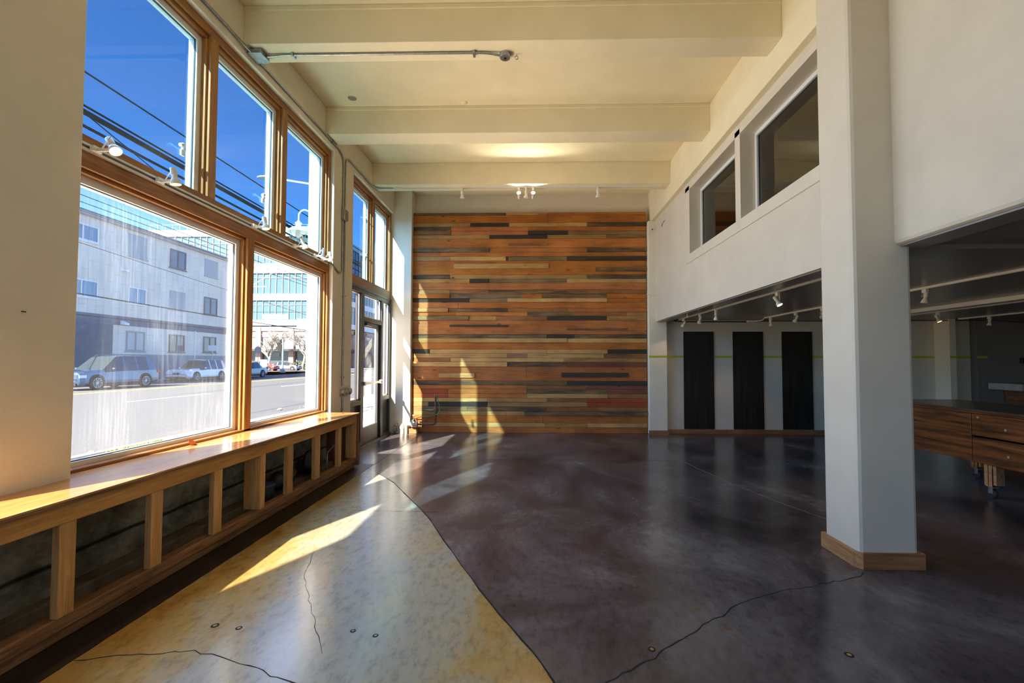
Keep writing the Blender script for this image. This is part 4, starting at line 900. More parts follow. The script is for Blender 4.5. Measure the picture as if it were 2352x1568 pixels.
for y, lab in ((17.2, 'white lane dash in the middle of the street seen in the large left pane'), (28.0, 'white lane dash seen through the smaller lower pane'), (40.0, 'white lane dash farther down the street')):
    lane('lane_dash', -15.6, y, y+4.5, .13, wl_, lab, 'white lane dashes')
lane('center_line', -21.35, -10, 62, .12, yl_, 'nearer of the two yellow center lines on the street', 'yellow center lines')
lane('center_line', -21.65, -10, 62, .12, yl_, 'farther of the two yellow center lines on the street', 'yellow center lines')
s = MB(); rr = random.Random(4)
def tuft(s, x, y, n, sp, h):
    for i in range(n):
        a, b = x+rr.gauss(0, sp*.35), y+rr.gauss(0, sp); hh = h*rr.uniform(.4, 1); an = rr.uniform(0, PI)
        dx, dy = .012*math.cos(an), .012*math.sin(an); lx, ly = rr.uniform(-.04,.04), rr.uniform(-.04,.04)
        s.add([(a-dx,b-dy,GZ+.02),(a+dx,b+dy,GZ+.02),(a+lx,b+ly,GZ+.02+hh)], [(0,1,2)])
for y in [7.75+.12*i for i in range(10)]: tuft(s, -7.28, y, 45, .07, .05)
tuft(s, -7.15, 8.3, 110, .14, .07)
tag(build('grass', s, M['grass']), 'narrow strip of green grass along the pale curb outside', 'grass', kind='stuff')
s = MB()
for y in [9.3+.15*i for i in range(8)]: tuft(s, -6.45+ (y-9.3)*.05, y, 9, .10, .04)
tuft(s, -7.7, 15.9, 130, .3, .08)
tag(build('grass', s, M['grass']), 'thin patchy grass farther along the outside pavement', 'grass', kind='stuff')
s = MB(); lumpy(s, (-7.5, 7.62, GZ+.03), (.05,.05,.035), 11); tag(build('stone', s, M['sidewalk']), 'small round stone on the asphalt outside the left pane', 'stone')
s = MB(); lumpy(s, (-8.2, 14.6, GZ+.03), (.06,.09,.03), 12); tag(build('stone', s, M['white']), 'small pale stone on the asphalt seen in the right lower pane', 'stone')
# ---- gray metal sided building across the street
FX = -30.0
gbm = thing('metal_building', (FX-10, 34, GZ), 'three storey light gray metal sided building across the street', 'building')
def siding():
    m, n, l, b = nt('gray_metal_siding'); tc = n.new('ShaderNodeTexCoord'); w = n.new('ShaderNodeTexBrick')
    mp = n.new('ShaderNodeMapping'); mp.inputs['Rotation'].default_value = (0, math.radians(90), math.radians(90)); 
    sep = n.new('ShaderNodeSeparateXYZ'); cb = n.new('ShaderNodeCombineXYZ'); l.new(tc.outputs['Object'], sep.inputs[0]); l.new(sep.outputs[2], cb.inputs[0]); l.new(sep.outputs[1], cb.inputs[1])
    l.new(cb.outputs[0], w.inputs['Vector']); w.inputs['Scale'].default_value = .42; w.inputs['Mortar Size'].default_value = .006; w.inputs['Color1'].default_value = (.80,.72,.60,1); w.inputs['Color2'].default_value = (.86,.78,.65,1); w.inputs['Mortar'].default_value = (.60,.56,.48,1)
    t = noise(n, l, 1.2, 5, .6, sc=(1,1,.3)); r = ramp(n, [(.3,(.86,.86,.86)),(.7,(1.06,1.06,1.06))]); l.new(t.outputs[0], r.inputs[0])
    o = mixc(n, l, 1.0, w.outputs[0], r.outputs[0], 'MULTIPLY'); l.new(o, b.inputs['Base Color']); setp(b, rough=.6); return m
MS = siding(); MBL = mottled('blue_gray_band', [(.3,(.085,.11,.155)),(.7,(.13,.16,.21))], 2, .6, bump=0)
wins = [(28.2,30.45,9.5,10.6,'w'),(32.75,34.4,9.25,10.95,'b'),(36.62,38.33,9.2,10.75,'d'),(40.6,42.3,9.25,10.82,'b'),(28.2,30.5,5.72,6.9,'w'),(32.83,34.42,5.73,6.98,'w'),(36.7,38.38,5.75,7.3,'b'),(40.62,42.32,5.74,7.32,'d'),(32.82,34.4,2.2,3.68,'p'),(36.74,38.4,2.2,3.65,'d'),(40.65,42.28,2.24,3.68,'d')]
s = MB(); s.box(FX-22, FX, 20, 47, GZ, 11.2); build('walls', rel(s, gbm), MS, gbm)
s = MB(); s.box(FX-22.3, FX+.28, 19.7, 47.3, 11.2, 11.33); s.box(FX-22.3, FX+.34, 19.7, 47.35, 11.33, 11.5, 1); build('roof_edge', rel(s, gbm), [plain('fascia', (.42,.36,.38), .6), plain('roofing', (.30,.29,.31), .8)], gbm)
s = MB(); s.box(FX, FX+.03, 20, 47, 4.05, 4.70); build('belt_band', rel(s, gbm), MBL, gbm)
s = MB(); s.box(FX, FX+.02, 31.75, 47, GZ, 1.95); build('dado', rel(s, gbm), mottled('mid_gray_dado', [(.3,(.20,.24,.27)),(.7,(.27,.31,.34))], 2, .6, bump=0), gbm)
s = MB(); s.box(FX, FX+.05, 20, 31.72, GZ, 4.05); build('garage_door', rel(s, gbm), mottled('navy_door', [(.3,(.05,.075,.12)),(.7,(.08,.11,.16))], 2, .5, bump=0), gbm)
for i, (y0, y1, z0_, z1_, k) in enumerate(wins):
    fr = {'w': M['vinyl'], 'b': plain('panel_gray', (.40,.44,.45), .7), 'd': plain('dark_window_frame', (.12,.13,.15), .6), 'p': plain('poster_frame', (.3,.33,.35), .6)}[k]
    s = MB(); t_ = .09
    if k == 'b':
        s.box(FX+.0, FX+.035, y0, y1, z0_, z1_); s.box(FX, FX+.08, y0-.08, y1+.08, z0_-.07, z0_); wo = build('covered_window', rel(s, gbm), fr, gbm); continue
    for q in ((y0,y0+t_,z0_,z1_),(y1-t_,y1,z0_,z1_),(y0+t_,y1-t_,z0_,z0_+t_),(y0+t_,y1-t_,z1_-t_,z1_),((y0+y1)/2-.04,(y0+y1)/2+.04,z0_+t_,z1_-t_)): s.box(FX, FX+.07, *q)
    s.box(FX, FX+.10, y0-.1, y1+.1, z0_-.08, z0_)
    wo = build('window', rel(s, gbm), fr, gbm)
    s = MB(); s.box(FX+.005, FX+.02, y0+t_, y1-t_, z0_+t_, z1_-t_)
    gm = {'w': plain('sky_lit_pane', (.10,.22,.32), .06, spec=.9), 'd': plain('dark_pane', (.07,.09,.12), .08, spec=.8), 'p': plain('papered_pane', (.52,.53,.5), .5)}[k]
    build('pane', rel(s, gbm), gm, wo)
for (y, z) in ((32.4, 8.0), (32.5, 4.1)):
    s = MB(); s.prism([(FX, z), (FX+.35, z-.02), (FX+.35, z+.10), (FX, z+.28)], 'y', y-.2, y+.2); build('wall_lamp', rel(s, gbm), M['white'], gbm)
s = MB(); s.tube([(FX+.05, 39.6, 4.1), (FX+.05, 39.6, 1.2)], .04, 6); build('downpipe', rel(s, gbm), M['white'], gbm)
# ---- glass office block beyond the cross street
FY, CX = 82.0, -37.3
ob = thing('office_building', (CX-16, FY+25, GZ), 'teal glass office block with white floor bands above a brick podium', 'building')
TG = plain('teal_glass', (.09,.16,.18), .15, spec=.4); WB_ = plain('white_band', (.72,.73,.72), .5)
z_s = [8.9, 12.5, 13.7, 17.5, 19.4, 24.3, 25.5]
s = MB(); s.box(-71, CX, FY, 160, 7.9, 24.9); build('glass_walls', rel(s, ob), TG, ob)
s = MB()
for a, b in ((7.9, 8.9), (12.5, 13.7), (17.5, 19.3), (24.3, 25.5)): s.box(-71.2, CX+.25, FY-.25, 160, a, b)
build('floor_bands', rel(s, ob), WB_, ob)
s = MB(); x = -71
while x < CX: s.box(x, x+.14, FY-.12, FY, 8.9, 24.3); x += 1.19
y = FY
while y < 158: s.box(CX, CX+.12, y, y+.16, 8.9, 24.3); y += 1.7
for z in (11.6, 16.6, 22.9): s.box(-71, CX+.08, FY-.08, 158, z, z+.08)
build('mullions', rel(s, ob), plain('dark_mullion', (.30,.33,.36), .5), ob)
s = MB(); s.box(-67, -61, FY+6, FY+16, 25.5, 28.5); s.box(-58, -42, FY+6, 140, 25.5, 28.0); build('penthouse', rel(s, ob), plain('corrugated_white', (.66,.68,.68), .5), ob)
s = MB()
for k in range(32): s.box(-58+k*.5, -58+k*.5+.08, FY+5.9, FY+6, 25.5, 28.0)
s.box(-71, CX, FY-.1, FY-.04, 26.5, 26.56)
for k in range(24): s.box(-71+k*1.4, -71+k*1.4+.05, FY-.1, FY-.05, 25.5, 26.5)
build('roof_railing', rel(s, ob), plain('rail_steel', (.5,.52,.53), .5), ob)
BRK = plain('pink_brick', (.46,.31,.26), .8); DG = plain('dark_shop_glass', (.06,.075,.08), .15, spec=.7); LV = plain('gray_louvre', (.36,.37,.34), .7)
s = MB(); s.box(-70, CX-.5, FY+.6, 158, GZ, 7.9, 0); build('podium_glass', rel(s, ob), DG, ob)
s = MB(); x = -69
while x < CX-1: s.box(x, x+.9, FY-.1, FY+.7, GZ, 7.6); x += 6.1
s.box(-70, CX, FY, FY+.7, 6.9, 7.7)
y = FY+5
while y < 155: s.box(CX-.6, CX, y, y+.9, GZ, 7.6); y += 6.5
s.box(CX-.6, CX, FY, 158, 6.9, 7.7); s.box(-70, CX, FY+.2, FY+.6, 5.8, 6.9)
build('brick_piers', rel(s, ob), BRK, ob)
s = MB(); s.box(-70, CX-.3, FY+.35, FY+.6, 3.6, 5.8); s.box(CX-.5, CX-.3, FY+1, 158, 3.6, 5.8); build('louvre_panels', rel(s, ob), LV, ob)
s = MB(); s.box(-70, CX+1.2, FY-1.4, FY+.3, 3.2, 3.6); s.box(CX-.5, CX+1.2, FY+.3, 158, 3.2, 3.6); build('awning', rel(s, ob), plain('black_awning', (.04,.04,.045), .6), ob)
# ---- more blocks far down the street
for (x0, x1, y0, y1, h, c_, lab) in [(-62, -33, 172, 210, 19, (.36,.22,.19), 'distant red brick block beyond the glass office'), (-20, 12, 190, 230, 12, (.5,.5,.48), 'distant pale block at the end of the street')]:
    b_ = thing('distant_building', ((x0+x1)/2, (y0+y1)/2, GZ), lab, 'building')
    s = MB(); s.box(x0, x1, y0, y1, GZ, h); s.box(x0-.3, x1+.3, y0-.3, y1+.3, h, h+.6); build('walls', rel(s, b_), plain('dist', c_, .8), b_)
    s = MB()
    for z in range(3, int(h)-2, 4):
        xx = x0+2
        while xx < x1-3: s.box(xx, xx+1.8, y0-.06, y0, z, z+1.9); xx += 3.6
    build('windows', rel(s, b_), DG, b_)
# ---- cars
def car(name, label, cat, loc, rz, L, W, H, paint, kind='suv', group=None):
    r = thing(name, loc, label, cat, group, rz=rz); hw = W/2
    if kind == 'suv':
        st = [  # x/L, halfwidth, zbottom, zbelt, zroof, roofhw, zone
         (-.5,.80,.40,.62,.66,.70,'h'),(-.485,.92,.24,.66,.70,.78,'h'),(-.44,.985,.20,.68,.735,.80,'h'),(-.33,1,.19,.70,.77,.80,'h'),(-.215,1,.19,.715,.80,.80,'h'),
         (-.06,1,.19,.73,1.60,.70,'w'),(.02,1,.19,.735,1.66,.71,'s'),(.04,1,.19,.735,1.665,.71,'P'),(.18,1,.19,.74,1.665,.71,'s'),(.20,1,.19,.74,1.665,.71,'P'),(.34,1,.19,.75,1.64,.69,'s'),(.40,.99,.20,.755,1.60,.67,'P'),(.475,.96,.26,.76,1.16,.72,'w'),(.5,.90,.40,.74,.80,.74,'h')]
        base = 1.68
    else:
        st = [(-.5,.80,.36,.56,.60,.70,'h'),(-.48,.93,.22,.60,.64,.78,'h'),(-.42,.98,.18,.63,.68,.80,'h'),(-.30,1,.17,.66,.72,.80,'h'),(-.19,1,.17,.68,.75,.80,'h'),(-.02,1,.17,.70,1.36,.66,'w'),(.06,1,.17,.70,1.42,.67,'s'),(.08,1,.17,.70,1.42,.67,'P'),(.22,1,.17,.71,1.38,.65,'s'),(.26,1,.17,.71,1.34,.63,'P'),(.38,.99,.18,.73,.90,.72,'w'),(.46,.96,.22,.72,.80,.76,'h'),(.5,.88,.36,.66,.70,.72,'h')]
        base = 1.44
    k = H/base; body = MB(); gls = MB(); rings = []
    for (xf, w_, zb, zl, zr, rw, z_) in st:
        x = xf*L; a = hw*w_; zz_ = zr
        roofw = hw*rw if z_ != 'h' else hw*w_*.80
        ring = [(x, 0, zb*k), (x, a*.86, zb*k), (x, a, (zb+.14)*k), (x, a*1.0, (zb+zl)/2*k), (x, a*.965, (zl*1.28 if z_ != 'h' else zl*1.0+.0)*k if False else zl*k*1.22 if z_ != 'h' else zl*k*1.18), (x, roofw, zz_*k if z_ != 'h' else zr*k*1.24), (x, roofw*.55, (zr+.035)*k if z_ != 'h' else (zr*1.26)*k), (x, 0, (zr+.045)*k if z_ != 'h' else (zr*1.27)*k)]
        rings.append((ring, z_))
    for (r0, z0_), (r1, z1_) in zip(rings[:-1], rings[1:]):
        for j in range(7):
            isg = False
            if j == 4 and (z0_ in 'wsP' and z1_ in 'wsP') and not (z0_ == 's' and z1_ == 'P'): isg = True
            if j in (4, 5, 6) and ((z0_ == 'h' and z1_ == 'w') or (z0_ == 'P' and z1_ == 'w')): isg = j >= 5 or True
            for sgn in (1, -1):
                q = [r0[j], r0[j+1], r1[j+1], r1[j]]; q = [(p[0], p[1]*sgn, p[2]) for p in q]
                if sgn > 0: q = q[::-1]
                (gls if isg else body).add(q, [(0,1,2,3)])
    for ring, rev in ((rings[0][0], 0), (rings[-1][0], 1)):
        poly = ring + [(p[0], -p[1], p[2]) for p in ring[::-1]]; body.add(poly, [tuple(range(16))] if rev else [tuple(range(16))[::-1]])
    bo = build('car_body', body, paint, r, smooth=True)
    build('car_windows', gls, M['car_glass'], r, smooth=True)
    wr = .345*k if kind == 'suv' else .32*k
    for xw in (-.315*L, .285*L):
        for sg in (1, -1):
            ar = MB(); ar.lathe([(0,-.02),(wr*1.16,-.02),(wr*1.16,.008),(0,.008)], (xw, sg*hw, wr+.02), (0, sg, 0), 20); build('wheel_arch', ar, M['rubber'], r)
            wh = MB(); wh.lathe([(0,-.14),(wr*.93,-.14),(wr,-.10),(wr,.02),(wr*.93,.05),(wr*.70,.05),(wr*.68,.03),(0,.03)], (xw, sg*(hw-.02), wr), (0, sg, 0), 24); wo = build('wheel', wh, M['rubber'], r, smooth=True)
            rm = MB(); cc = Vector((xw, sg*(hw+.012), wr))
            rm.lathe([(0,0),(wr*.14,0),(wr*.14,.02),(0,.02)], cc, (0,sg,0), 12)
            for i in range(10):
                an = 2*PI*i/10; d_ = Vector((math.cos(an),0,math.sin(an))); rm.tube([cc+d_*wr*.10, cc+d_*wr*.66], [wr*.05, wr*.07], 4)
            n_ = 24
            rm.tube([cc + Vector((math.cos(2*PI*i/n_),0,math.sin(2*PI*i/n_)))*wr*.67 for i in range(n_+1)], wr*.045, 5, caps=False); build('rim', rm, M['rim'], wo)
    tr = MB()
    for sg in (1,-1): tr.box(-.22*L, .19*L, sg*(hw-.01), sg*(hw+.012), .19*k, .30*k)
    tr.box(-.503*L, -.47*L, -hw*.78, hw*.78, .22*k, .36*k); tr.box(.47*L, .503*L, -hw*.78, hw*.78, .28*k, .42*k); build('lower_trim', tr, M['rubber'], r, bevel=.01)
    gr = MB()
    for sg in (1,-1): gr.box(-.507*L, -.49*L, sg*.03, sg*.27, .52*k, .68*k)
    build('grille', gr, M['black'], r, bevel=.01)
    hl = MB(); tl = MB()
    for sg in (1,-1):
        hl.prism([(-.495*L,sg*hw*.42),(-.505*L,sg*hw*.46),(-.488*L,sg*hw*.90),(-.43*L,sg*hw*1.0),(-.43*L,sg*hw*.9),(-.47*L,sg*hw*.8)], 'z', .60*k, .74*k)
        tl.box(.455*L, .497*L, sg*hw*.62, sg*hw*.965, .78*k, .94*k)
    build('headlamps', hl, M['headl'], r); build('tail_lamps', tl, M['tail'], r, bevel=.01)
    mi = MB()
    for sg in (1,-1): lumpy(mi, (-.15*L, sg*(hw+.10), 1.02*k), (.07,.10,.07), 3, 10, 6, .0)
    build('mirrors', mi, paint, r, smooth=True)
    pl_ = MB(); pl_.box(-.512*L, -.507*L, -.16, .16, .40*k, .50*k); build('license_plate', pl_, M['white'], r)
    if kind == 'suv':
        rr_ = MB()
        for sg in (1,-1): rr_.tube([(-.04*L, sg*hw*.62, 1.66*k), (0, sg*hw*.62, 1.73*k), (.33*L, sg*hw*.60, 1.71*k), (.38*L, sg*hw*.60, 1.64*k)], .018, 6)
        build('roof_rails', rr_, M['galv'], r)
    return r
RZ = math.radians(90)
car('minivan', 'slate blue minivan driving past on the street, silver in front', 'car', (-24.4, 25.6, GZ), RZ, 5.1, 1.95, 1.86, M['car_blue'])
car('suv', 'white SUV parked by the gray metal building', 'car', (-27.0, 36.2, GZ), RZ, 4.66, 1.9, 1.66, M['car_white'])
car('parked_car', 'dark blue sedan parked behind the white SUV', 'car', (-27.0, 42.1, GZ), RZ, 4.6, 1.8, 1.46, M['car_dark'], 'sedan')
car('waiting_car', 'red hatchback standing across the side street behind the blue board', 'car', (-42.4, 70.5, GZ), PI, 4.5, 1.8, 1.5, M['car_red'], 'sedan')
car('waiting_car', 'silver sedan behind the red hatchback on the side street', 'car', (-40.3, 73.5, GZ), PI, 4.5, 1.8, 1.45, M['car_silver'], 'sedan')
for k, (x, y, lab, pt) in enumerate([(-26.5, 92, 'silver car far down the street seen through the door glass', 'car_silver'), (-23.8, 84, 'white car far down the street seen through the left sidelight', 'car_white'), (-24.2, 104, 'red car far down the street', 'car_red')]):
    car('distant_car', lab, 'car', (x, y, GZ), RZ, 4.6, 1.85, 1.6, M[pt])
# ---- bare trees
BK = plain('pale_bark', (.40,.36,.32), .85)
def tree(label, x, y, h, seed, spread=1.0):
    r = thing('bare_tree', (x, y, GZ), label, 'tree', 'bare street trees'); rnd = random.Random(seed); tk = MB(); br = MB()
    def limb(p, d, ln, rad, lev, mb):
        pts = [p]; q = p.copy(); dd = d.copy()
        for i in range(3):
            dd = (dd + Vector((rnd.uniform(-.22,.22), rnd.uniform(-.22,.22), rnd.uniform(-.05,.16)))).normalized(); q = q + dd*ln/3; pts.append(q.copy())
        mb.tube(pts, [rad, rad*.9, rad*.8, rad*.65], 6 if lev < 2 else 3)
        if lev >= 4: return
        for i in range(5 if lev < 3 else 4):
            t_ = rnd.choice((1,2,3)) if lev else rnd.choice((2,3)); an = rnd.uniform(0, 2*PI)
            nd = (dd*.9 + Vector((math.cos(an)*.8*spread, math.sin(an)*.8*spread, rnd.uniform(0,.35)))).normalized()
            limb(pts[t_], nd, ln*rnd.uniform(.62,.82), rad*.60, lev+1, br)
    limb(Vector((0,0,0)), Vector((0,0,1)), h*.34, .20, 0, tk)
    build('trunk', tk, BK, r, smooth=True); build('branches', br, BK, r)
tree('bare street tree left, behind the red hatchback', -44.8, 75.5, 8.2, 2)
tree('bare street tree right, behind the standing person', -39.0, 76.0, 7.6, 5, 1.1)
tree('bare tree along the glass office farther down the street', -33.5, 96, 8, 8, .8)
tree('bare tree far down the street before the brick block', -33.5, 118, 8, 9, .8)
s = MB(); rr = random.Random(2)
for i in range(2600):
    x = rr.uniform(-43.5, -36.5); y = rr.uniform(76.6, 77.8); z = GZ+.1+rr.uniform(.0, 1.15)*(1 if rr.random() < .8 else 1.1); a = rr.uniform(0, PI); b_ = rr.uniform(-1,1)
    d = Vector((math.cos(a), math.sin(a), b_)).normalized()*.10; e = Vector((-math.sin(a), math.cos(a), rr.uniform(-.5,.5))).normalized()*.08; c0 = Vector((x,y,z))
    s.add([c0-d, c0+e, c0+d, c0-e], [(0,1,2,3)])
tag(build('hedge', s, mottled('hedge_leaves', [(.3,(.10,.17,.05)),(.7,(.30,.38,.14))], 9, .7)), 'low clipped green hedge in front of the office podium', 'hedge', kind='stuff')
# ---- person on the far corner
def person(label, loc, rz, coat, pants):
    r = thing('person', loc, label, 'person', rz=rz)
    def skin(name, verts, edges, rad, mat, root=0, lv=1):
        me = bpy.data.meshes.new(name); me.from_pydata(verts, edges, []); me.materials.append(mat)
        o = bpy.data.objects.new(name, me); COL.objects.link(o); o.parent = r
        md = o.modifiers.new('skin', 'SKIN'); sv = me.skin_vertices[0].data if me.skin_vertices else None
        if sv is None:
            bm_ = __import__('bmesh').new(); bm_.from_mesh(me); bm_.verts.layers.skin.verify(); bm_.to_mesh(me); bm_.free(); sv = me.skin_vertices[0].data
        for i, q in enumerate(rad): sv[i].radius = q if isinstance(q, tuple) else (q, q); sv[i].use_root = (i == root)
        sb = o.modifiers.new('sub', 'SUBSURF'); sb.levels = lv; sb.render_levels = lv + 1
        return o
    V = [(0,0,.98),(0,0,1.20),(0,0,1.42),(0,0,1.53),(0,.0,1.64),(0,.01,1.74), (.10,0,.92),(.12,.04,.50),(.13,.0,.08),(.13,-.14,.03), (-.10,0,.92),(-.13,-.10,.50),(-.14,-.02,.08),(-.14,-.16,.03), (.20,0,1.42),(.26,.03,1.14),(.24,-.08,.90),(-.20,0,1.42),(-.26,.02,1.14),(-.22,-.14,.95)]
    E_ = [(0,1),(1,2),(2,3),(3,4),(4,5),(0,6),(6,7),(7,8),(8,9),(0,10),(10,11),(11,12),(12,13),(2,14),(14,15),(15,16),(2,17),(17,18),(18,19)]
    Rd = [.13,.13,.14,.055,.095,.07,.085,.055,.04,.04,.085,.055,.04,.04,.06,.042,.03,.06,.042,.03]
    skin('person_body', V, E_, Rd, plain('skin', (.50,.32,.24), .6))
    skin('jacket', [V[i] for i in (0,1,2,14,15,17,18)], [(0,1),(1,2),(2,3),(3,4),(2,5),(5,6)], [.165,.165,.17,.085,.062,.085,.062], coat)
    skin('trousers', [V[i] for i in (0,6,7,8,10,11,12)], [(0,1),(1,2),(2,3),(0,4),(4,5),(5,6)], [.14,.10,.078,.065,.10,.078,.065], pants)
    s = MB(); lumpy(s, (0,.02,1.755), (.105,.115,.085), 2, 12, 8, .03); build('hair', s, M['black'], r, smooth=True)
    s = MB(); 
    for x in (.13,-.14): s.box(x-.05, x+.05, -.20 if x < 0 else -.18, .07, 0, .08)
    build('shoes', s, M['rubber'], r, bevel=.02)
    return r
person('person in a black jacket and blue jeans standing on the far corner', (-34.9, 66.4, GZ), R_(-70), plain('black_jacket', (.03,.035,.045), .8), plain('blue_jeans', (.12,.18,.27), .8))
# ---- street furniture
sl = thing('street_lamp', (-6.2, 14, GZ), 'tall street lamp with a cobra head reaching left over the road', 'street lamp')
s = MB(); s.tube([(-6.2,14,GZ), (-6.2,14,6.8)], [.10,.07], 12); build('pole', rel(s, sl), M['galv'], sl, smooth=True)
s = MB(); s.tube(fillet([(-6.2,14,6.6),(-6.3,14,6.95),(-7.0,14,7.05),(-8.25,14,7.26)], .3), .035, 8); build('arm', rel(s, sl), M['white'], sl, smooth=True)
s = MB(); s.lathe([(0,0),(.05,.02),(.09,.12),(.11,.3),(.09,.52),(.04,.62),(0,.64)], (-8.1,14,7.27), (-1,0,.03), 14); s.v = [(x, (y-14)*1.2+14, (z-7.27)*.55+7.27) for x,y,z in s.v]; build('lamp_head', rel(s, sl), plain('lamp_gray', (.66,.68,.68), .4), sl, smooth=True)
s = MB(); s.cyl((-8.4,14,7.30),(-8.4,14,7.40), .03, 8); build('photocell', rel(s, sl), M['galv'], sl)
bl = thing('barn_lamp', (-3.62, 6.94, 3.4), 'white caged gooseneck barn lamp on the outside pilaster', 'lamp')
s = MB(); s.tube(fillet([(-3.33,6.94,3.70),(-3.45,6.94,3.80),(-3.58,6.94,3.86),(-3.66,6.94,3.80),(-3.66,6.94,3.66)], .06, 5), .011, 8); s.cyl((-3.33,6.94,3.70),(-3.345,6.94,3.70), .05, 14); build('gooseneck', rel(s, bl), M['white'], bl, smooth=True)
s = MB(); s.lathe([(0,.18),(.02,.175),(.03,.15),(.05,.145),(.05,.13),(.036,.125),(.04,.09),(.06,.08),(.10,.06),(.15,.02),(.155,0),(.14,.0),(.10,.035),(0,.06)], (-3.66,6.94,3.50), n=28); build('lamp_shade', rel(s, bl), M['white'], bl, smooth=True)
s = MB()
for k in range(6):
    a = 2*PI*k/6; s.tube([(-3.66+.135*math.cos(a),6.94+.135*math.sin(a),3.50), (-3.66+.115*math.cos(a),6.94+.115*math.sin(a),3.44), (-3.66+.05*math.cos(a),6.94+.05*math.sin(a),3.39)], .003, 5)
s.tube([(-3.66+.05*math.cos(2*PI*i/16),6.94+.05*math.sin(2*PI*i/16),3.39) for i in range(17)], .004, 5, caps=False); build('wire_cage', rel(s, bl), M['galv'], bl)
s = MB(); s.lathe([(0,.05),(.03,.04),(.045,-.02),(.04,-.06),(0,-.085)], (-3.66,6.94,3.49), n=16); build('bulb', rel(s, bl), plain('peach_glass', (.75,.55,.45), .2), bl, smooth=True)
up = thing('utility_pole', (-28.9, 45, GZ), 'utility pole with white crossarm and insulators behind the lower mullion', 'utility pole')
s = MB(); s.tube([(-28.9,45,GZ),(-28.9,45,12.2)], [.16,.11], 10); build('pole', rel(s, up), plain('pole_wood', (.2,.15,.11), .9), up, smooth=True)
s = MB(); s.box(-29.6,-25.0,44.94,45.06,10.35,10.55); s.box(-29.4,-26.8,44.94,45.06,8.9,9.0); s.tube([(-28.8,45,8.8),(-26.2,45,10.35)], .04, 6); build('crossarm', rel(s, up), M['white'], up)
s = MB()
for x in (-27.2,-26.9,-26.1,-25.8,-25.15,-29.3): s.lathe([(0,0),(.05,0),(.05,.06),(.09,.08),(.05,.14),(.09,.17),(.06,.26),(0,.27)], (x,45,10.55), n=10)
build('insulators', rel(s, up), M['white'], up, smooth=True)
def wire(label, p0, p1, r, sag=.0, grp='overhead wires'):
    s = MB(); a = Vector(p0); b = Vector(p1); s.tube([a.lerp(b, i/24) - Vector((0,0,sag*4*(i/24)*(1-i/24))) for i in range(25)], r, 6)
    tag(build('overhead_wire', s, M['rubber'], smooth=True), label, 'wire', grp)
wx = -9.0
wire('overhead wire highest across the left blue pane, sloping down right', (wx, 4, 7.30), (wx, 80, 7.0), .018)
wire('thick overhead cable bundle across the blue panes', (wx, 4, 6.50), (wx, 80, 6.6), .055, .15)
wire('thinner cable just above the thick bundle', (wx-.1, 4, 6.68), (wx-.1, 80, 6.75), .022, .12)
wire('medium cable below the thick bundle in the blue panes', (wx, 4, 6.22), (wx, 80, 6.25), .030, .15)
wire('thin wire crossing the blue panes at a flatter angle', (wx+.2, 5.5, 7.15), (-30, 50, 13.2), .016, .2)
wire('lowest wire in the upper panes near the sash', (wx-4, 4, 7.6), (wx-4, 90, 7.6), .020, .1)
wire('highest of three thin wires over the gray building roof', (-22, 10, 9.7), (-28, 90, 11.6), .022, .2)
wire('middle of three thin wires over the gray building roof', (-22, 10, 9.35), (-28, 90, 11.2), .020, .2)
wire('lowest of three thin wires over the gray building roof', (-22, 10, 9.05), (-28, 90, 10.8), .020, .2)
wire('dark cable passing across the second floor windows', (-27, 12, 5.75), (-27, 60, 5.05), .040, .1)
wire('thin wire crossing the top floor of the gray building', (-27, 14, 9.3), (-27, 60, 6.6), .018, .1)
wire('thin cable along the shop band of the gray building', (-28, 14, 4.35), (-28, 44, 4.25), .03)
fp = thing('flagpole', (-50.5, 77.0, GZ), 'distant flagpole with a red and white striped flag', 'flagpole')
fp.location = (-73.5, 96.0, GZ)
s = MB(); s.tube([(0,0,0),(0,0,41)], [.25,.10], 8); build('pole', s, M['white'], fp)
s = MB(); n_ = 7
for k in range(n_):
    for i in range(6):
        x0 = .1+i*.16; x1 = x0+.16; f = lambda x: .12*math.sin(x*7)
        z = 40.5 - k*.38
        s.add([(x0,f(x0),z-.5*x0),(x1,f(x1),z-.5*x1),(x1,f(x1),z-.38-.5*x1),(x0,f(x0),z-.38-.5*x0)], [(0,1,2,3)], 2 if (k < 4 and i < 3) else k % 2)
fo = build('flag', s, [plain('flag_red', (.5,.05,.06), .7), plain('flag_white', (.8,.8,.8), .7), plain('flag_blue', (.05,.08,.25), .7)], fp); md = fo.modifiers.new('t', 'SOLIDIFY'); md.thickness = .02
tp = thing('traffic_pole', (-33.7, 60.5, GZ), 'gray traffic signal pole on the far corner', 'signal pole')
s = MB(); s.tube([(-33.7,60.5,GZ),(-33.7,60.5,4.4)], [.12,.10], 10); s.lathe([(0,0),(.32,0),(.32,.25),(.16,.5),(0,.5)], (-33.7,60.5,GZ), n=12); build('pole', rel(s, tp), plain('pole_blue_gray', (.36,.42,.48), .5), tp, smooth=True)
s = MB(); s.box(-34.35,-33.85,60.4,60.7,2.7,3.7); s.box(-34.6,-34.1,60.4,60.7,2.1,2.5); build('signal', rel(s, tp), M['black'], tp)
bb = thing('board_sign', (-36.1, 60.2, GZ), 'pale blue board on a red foot standing on the far corner', 'sign')
s = MB(); s.box(-36.6,-35.6,60.17,60.23,.35,1.65); build('board', rel(s, bb), plain('board_blue', (.28,.38,.5), .6), bb, bevel=.02)
s = MB(); s.lathe([(0,0),(.30,0),(.25,.08),(.05,.12),(.05,.4),(0,.4)], (-36.1,60.2,GZ), n=12); build('foot', rel(s, bb), plain('red_foot', (.35,.1,.1), .6), bb)
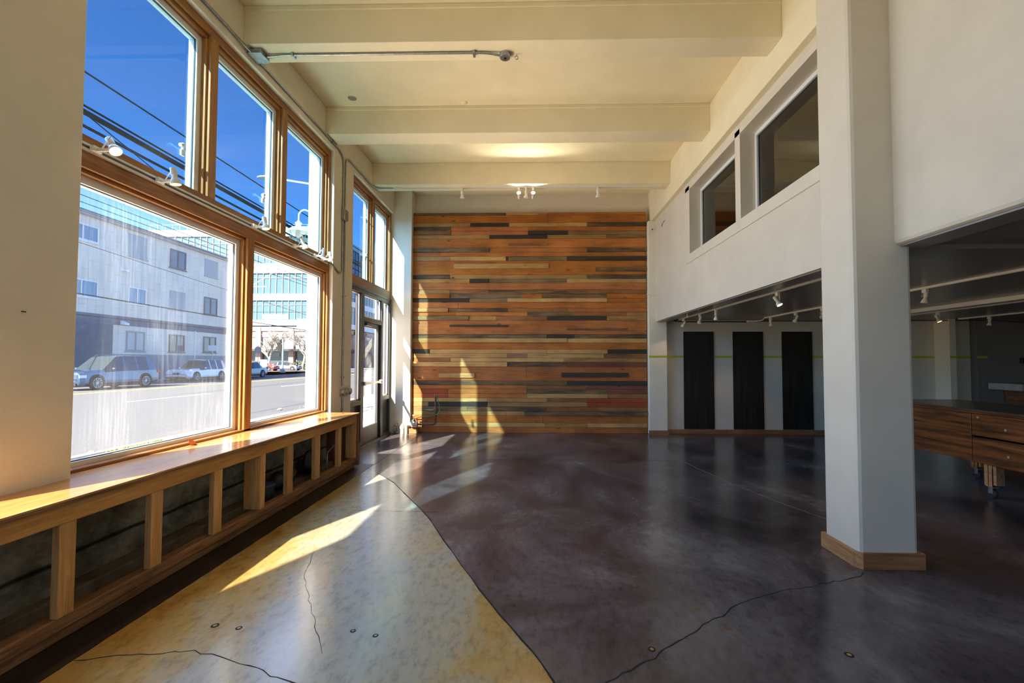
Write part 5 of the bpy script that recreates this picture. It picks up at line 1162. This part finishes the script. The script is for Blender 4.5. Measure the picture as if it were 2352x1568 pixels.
for (x, y, z0_, w_, h_, lab) in [(-41.35, 72.0, 8.15, 4.1, .8, 'long white sign hanging over the side street'), (-37.2, 72.0, 6.45, 1.45, 1.75, 'tall white rectangular sign hanging over the side street')]:
    hs = thing('hanging_sign', (x, y, z0_), lab, 'sign')
    s = MB(); s.box(x-w_/2, x+w_/2, y-.04, y+.04, z0_, z0_+h_); build('board', rel(s, hs), M['white'], hs, bevel=.02)
    s = MB()
    for q in (-.35, .35): s.cyl((x+q*w_, y, z0_+h_), (x+q*w_, y, 9.262), .03, 6)
    build('hanger', rel(s, hs), M['galv'], hs)
wire('span cable carrying the hanging signs over the side street', (-28, 72, 9.3), (-48, 72, 9.3), .035, 0)
st_ = thing('stop_sign', (-31.9, 52.0, GZ), 'back of a gray octagonal sign on a post at the near corner', 'sign')
s = MB(); s.prism([(-31.9+.42*math.cos(PI/8+k*PI/4), 2.75+.42*math.sin(PI/8+k*PI/4)) for k in range(8)], 'y', 52.0, 52.03); build('plate', rel(s, st_), plain('sign_back', (.55,.57,.58), .4, .6), st_)
s = MB(); s.cyl((-31.9,52.05,GZ),(-31.9,52.05,3.3), .03, 8); build('post', rel(s, st_), M['galv'], st_)
ws = thing('road_sign', (-28.6, 39.9, GZ), 'white rounded sign on a post before the gray building', 'sign')
s = MB(); s.box(-28.95,-28.1,39.88,39.92,2.35,2.85); build('plate', rel(s, ws), M['white'], ws, bevel=.08)
s = MB(); s.cyl((-28.6,39.95,GZ),(-28.6,39.95,2.85), .03, 8); build('post', rel(s, ws), M['galv'], ws)
nb = thing('news_box', (-29.1, 41.8, GZ+.12), 'red banded box on the sidewalk by the gray building corner', 'box')
s = MB(); s.box(-29.4,-28.8,41.6,42.0,.4,1.5); build('case', rel(s, nb), plain('news_red', (.5,.08,.1), .5), nb, bevel=.02)
s = MB(); s.box(-28.80,-28.78,41.65,41.95,.9,1.0); s.box(-29.35,-28.85,41.58,41.60,.85,.95); s.box(-29.15,-29.05,41.58,41.60,.5,1.4); build('band', rel(s, nb), M['white'], nb)
s = MB(); s.box(-29.3,-28.9,41.7,41.9,.02,.4); build('base', rel(s, nb), M['black'], nb)
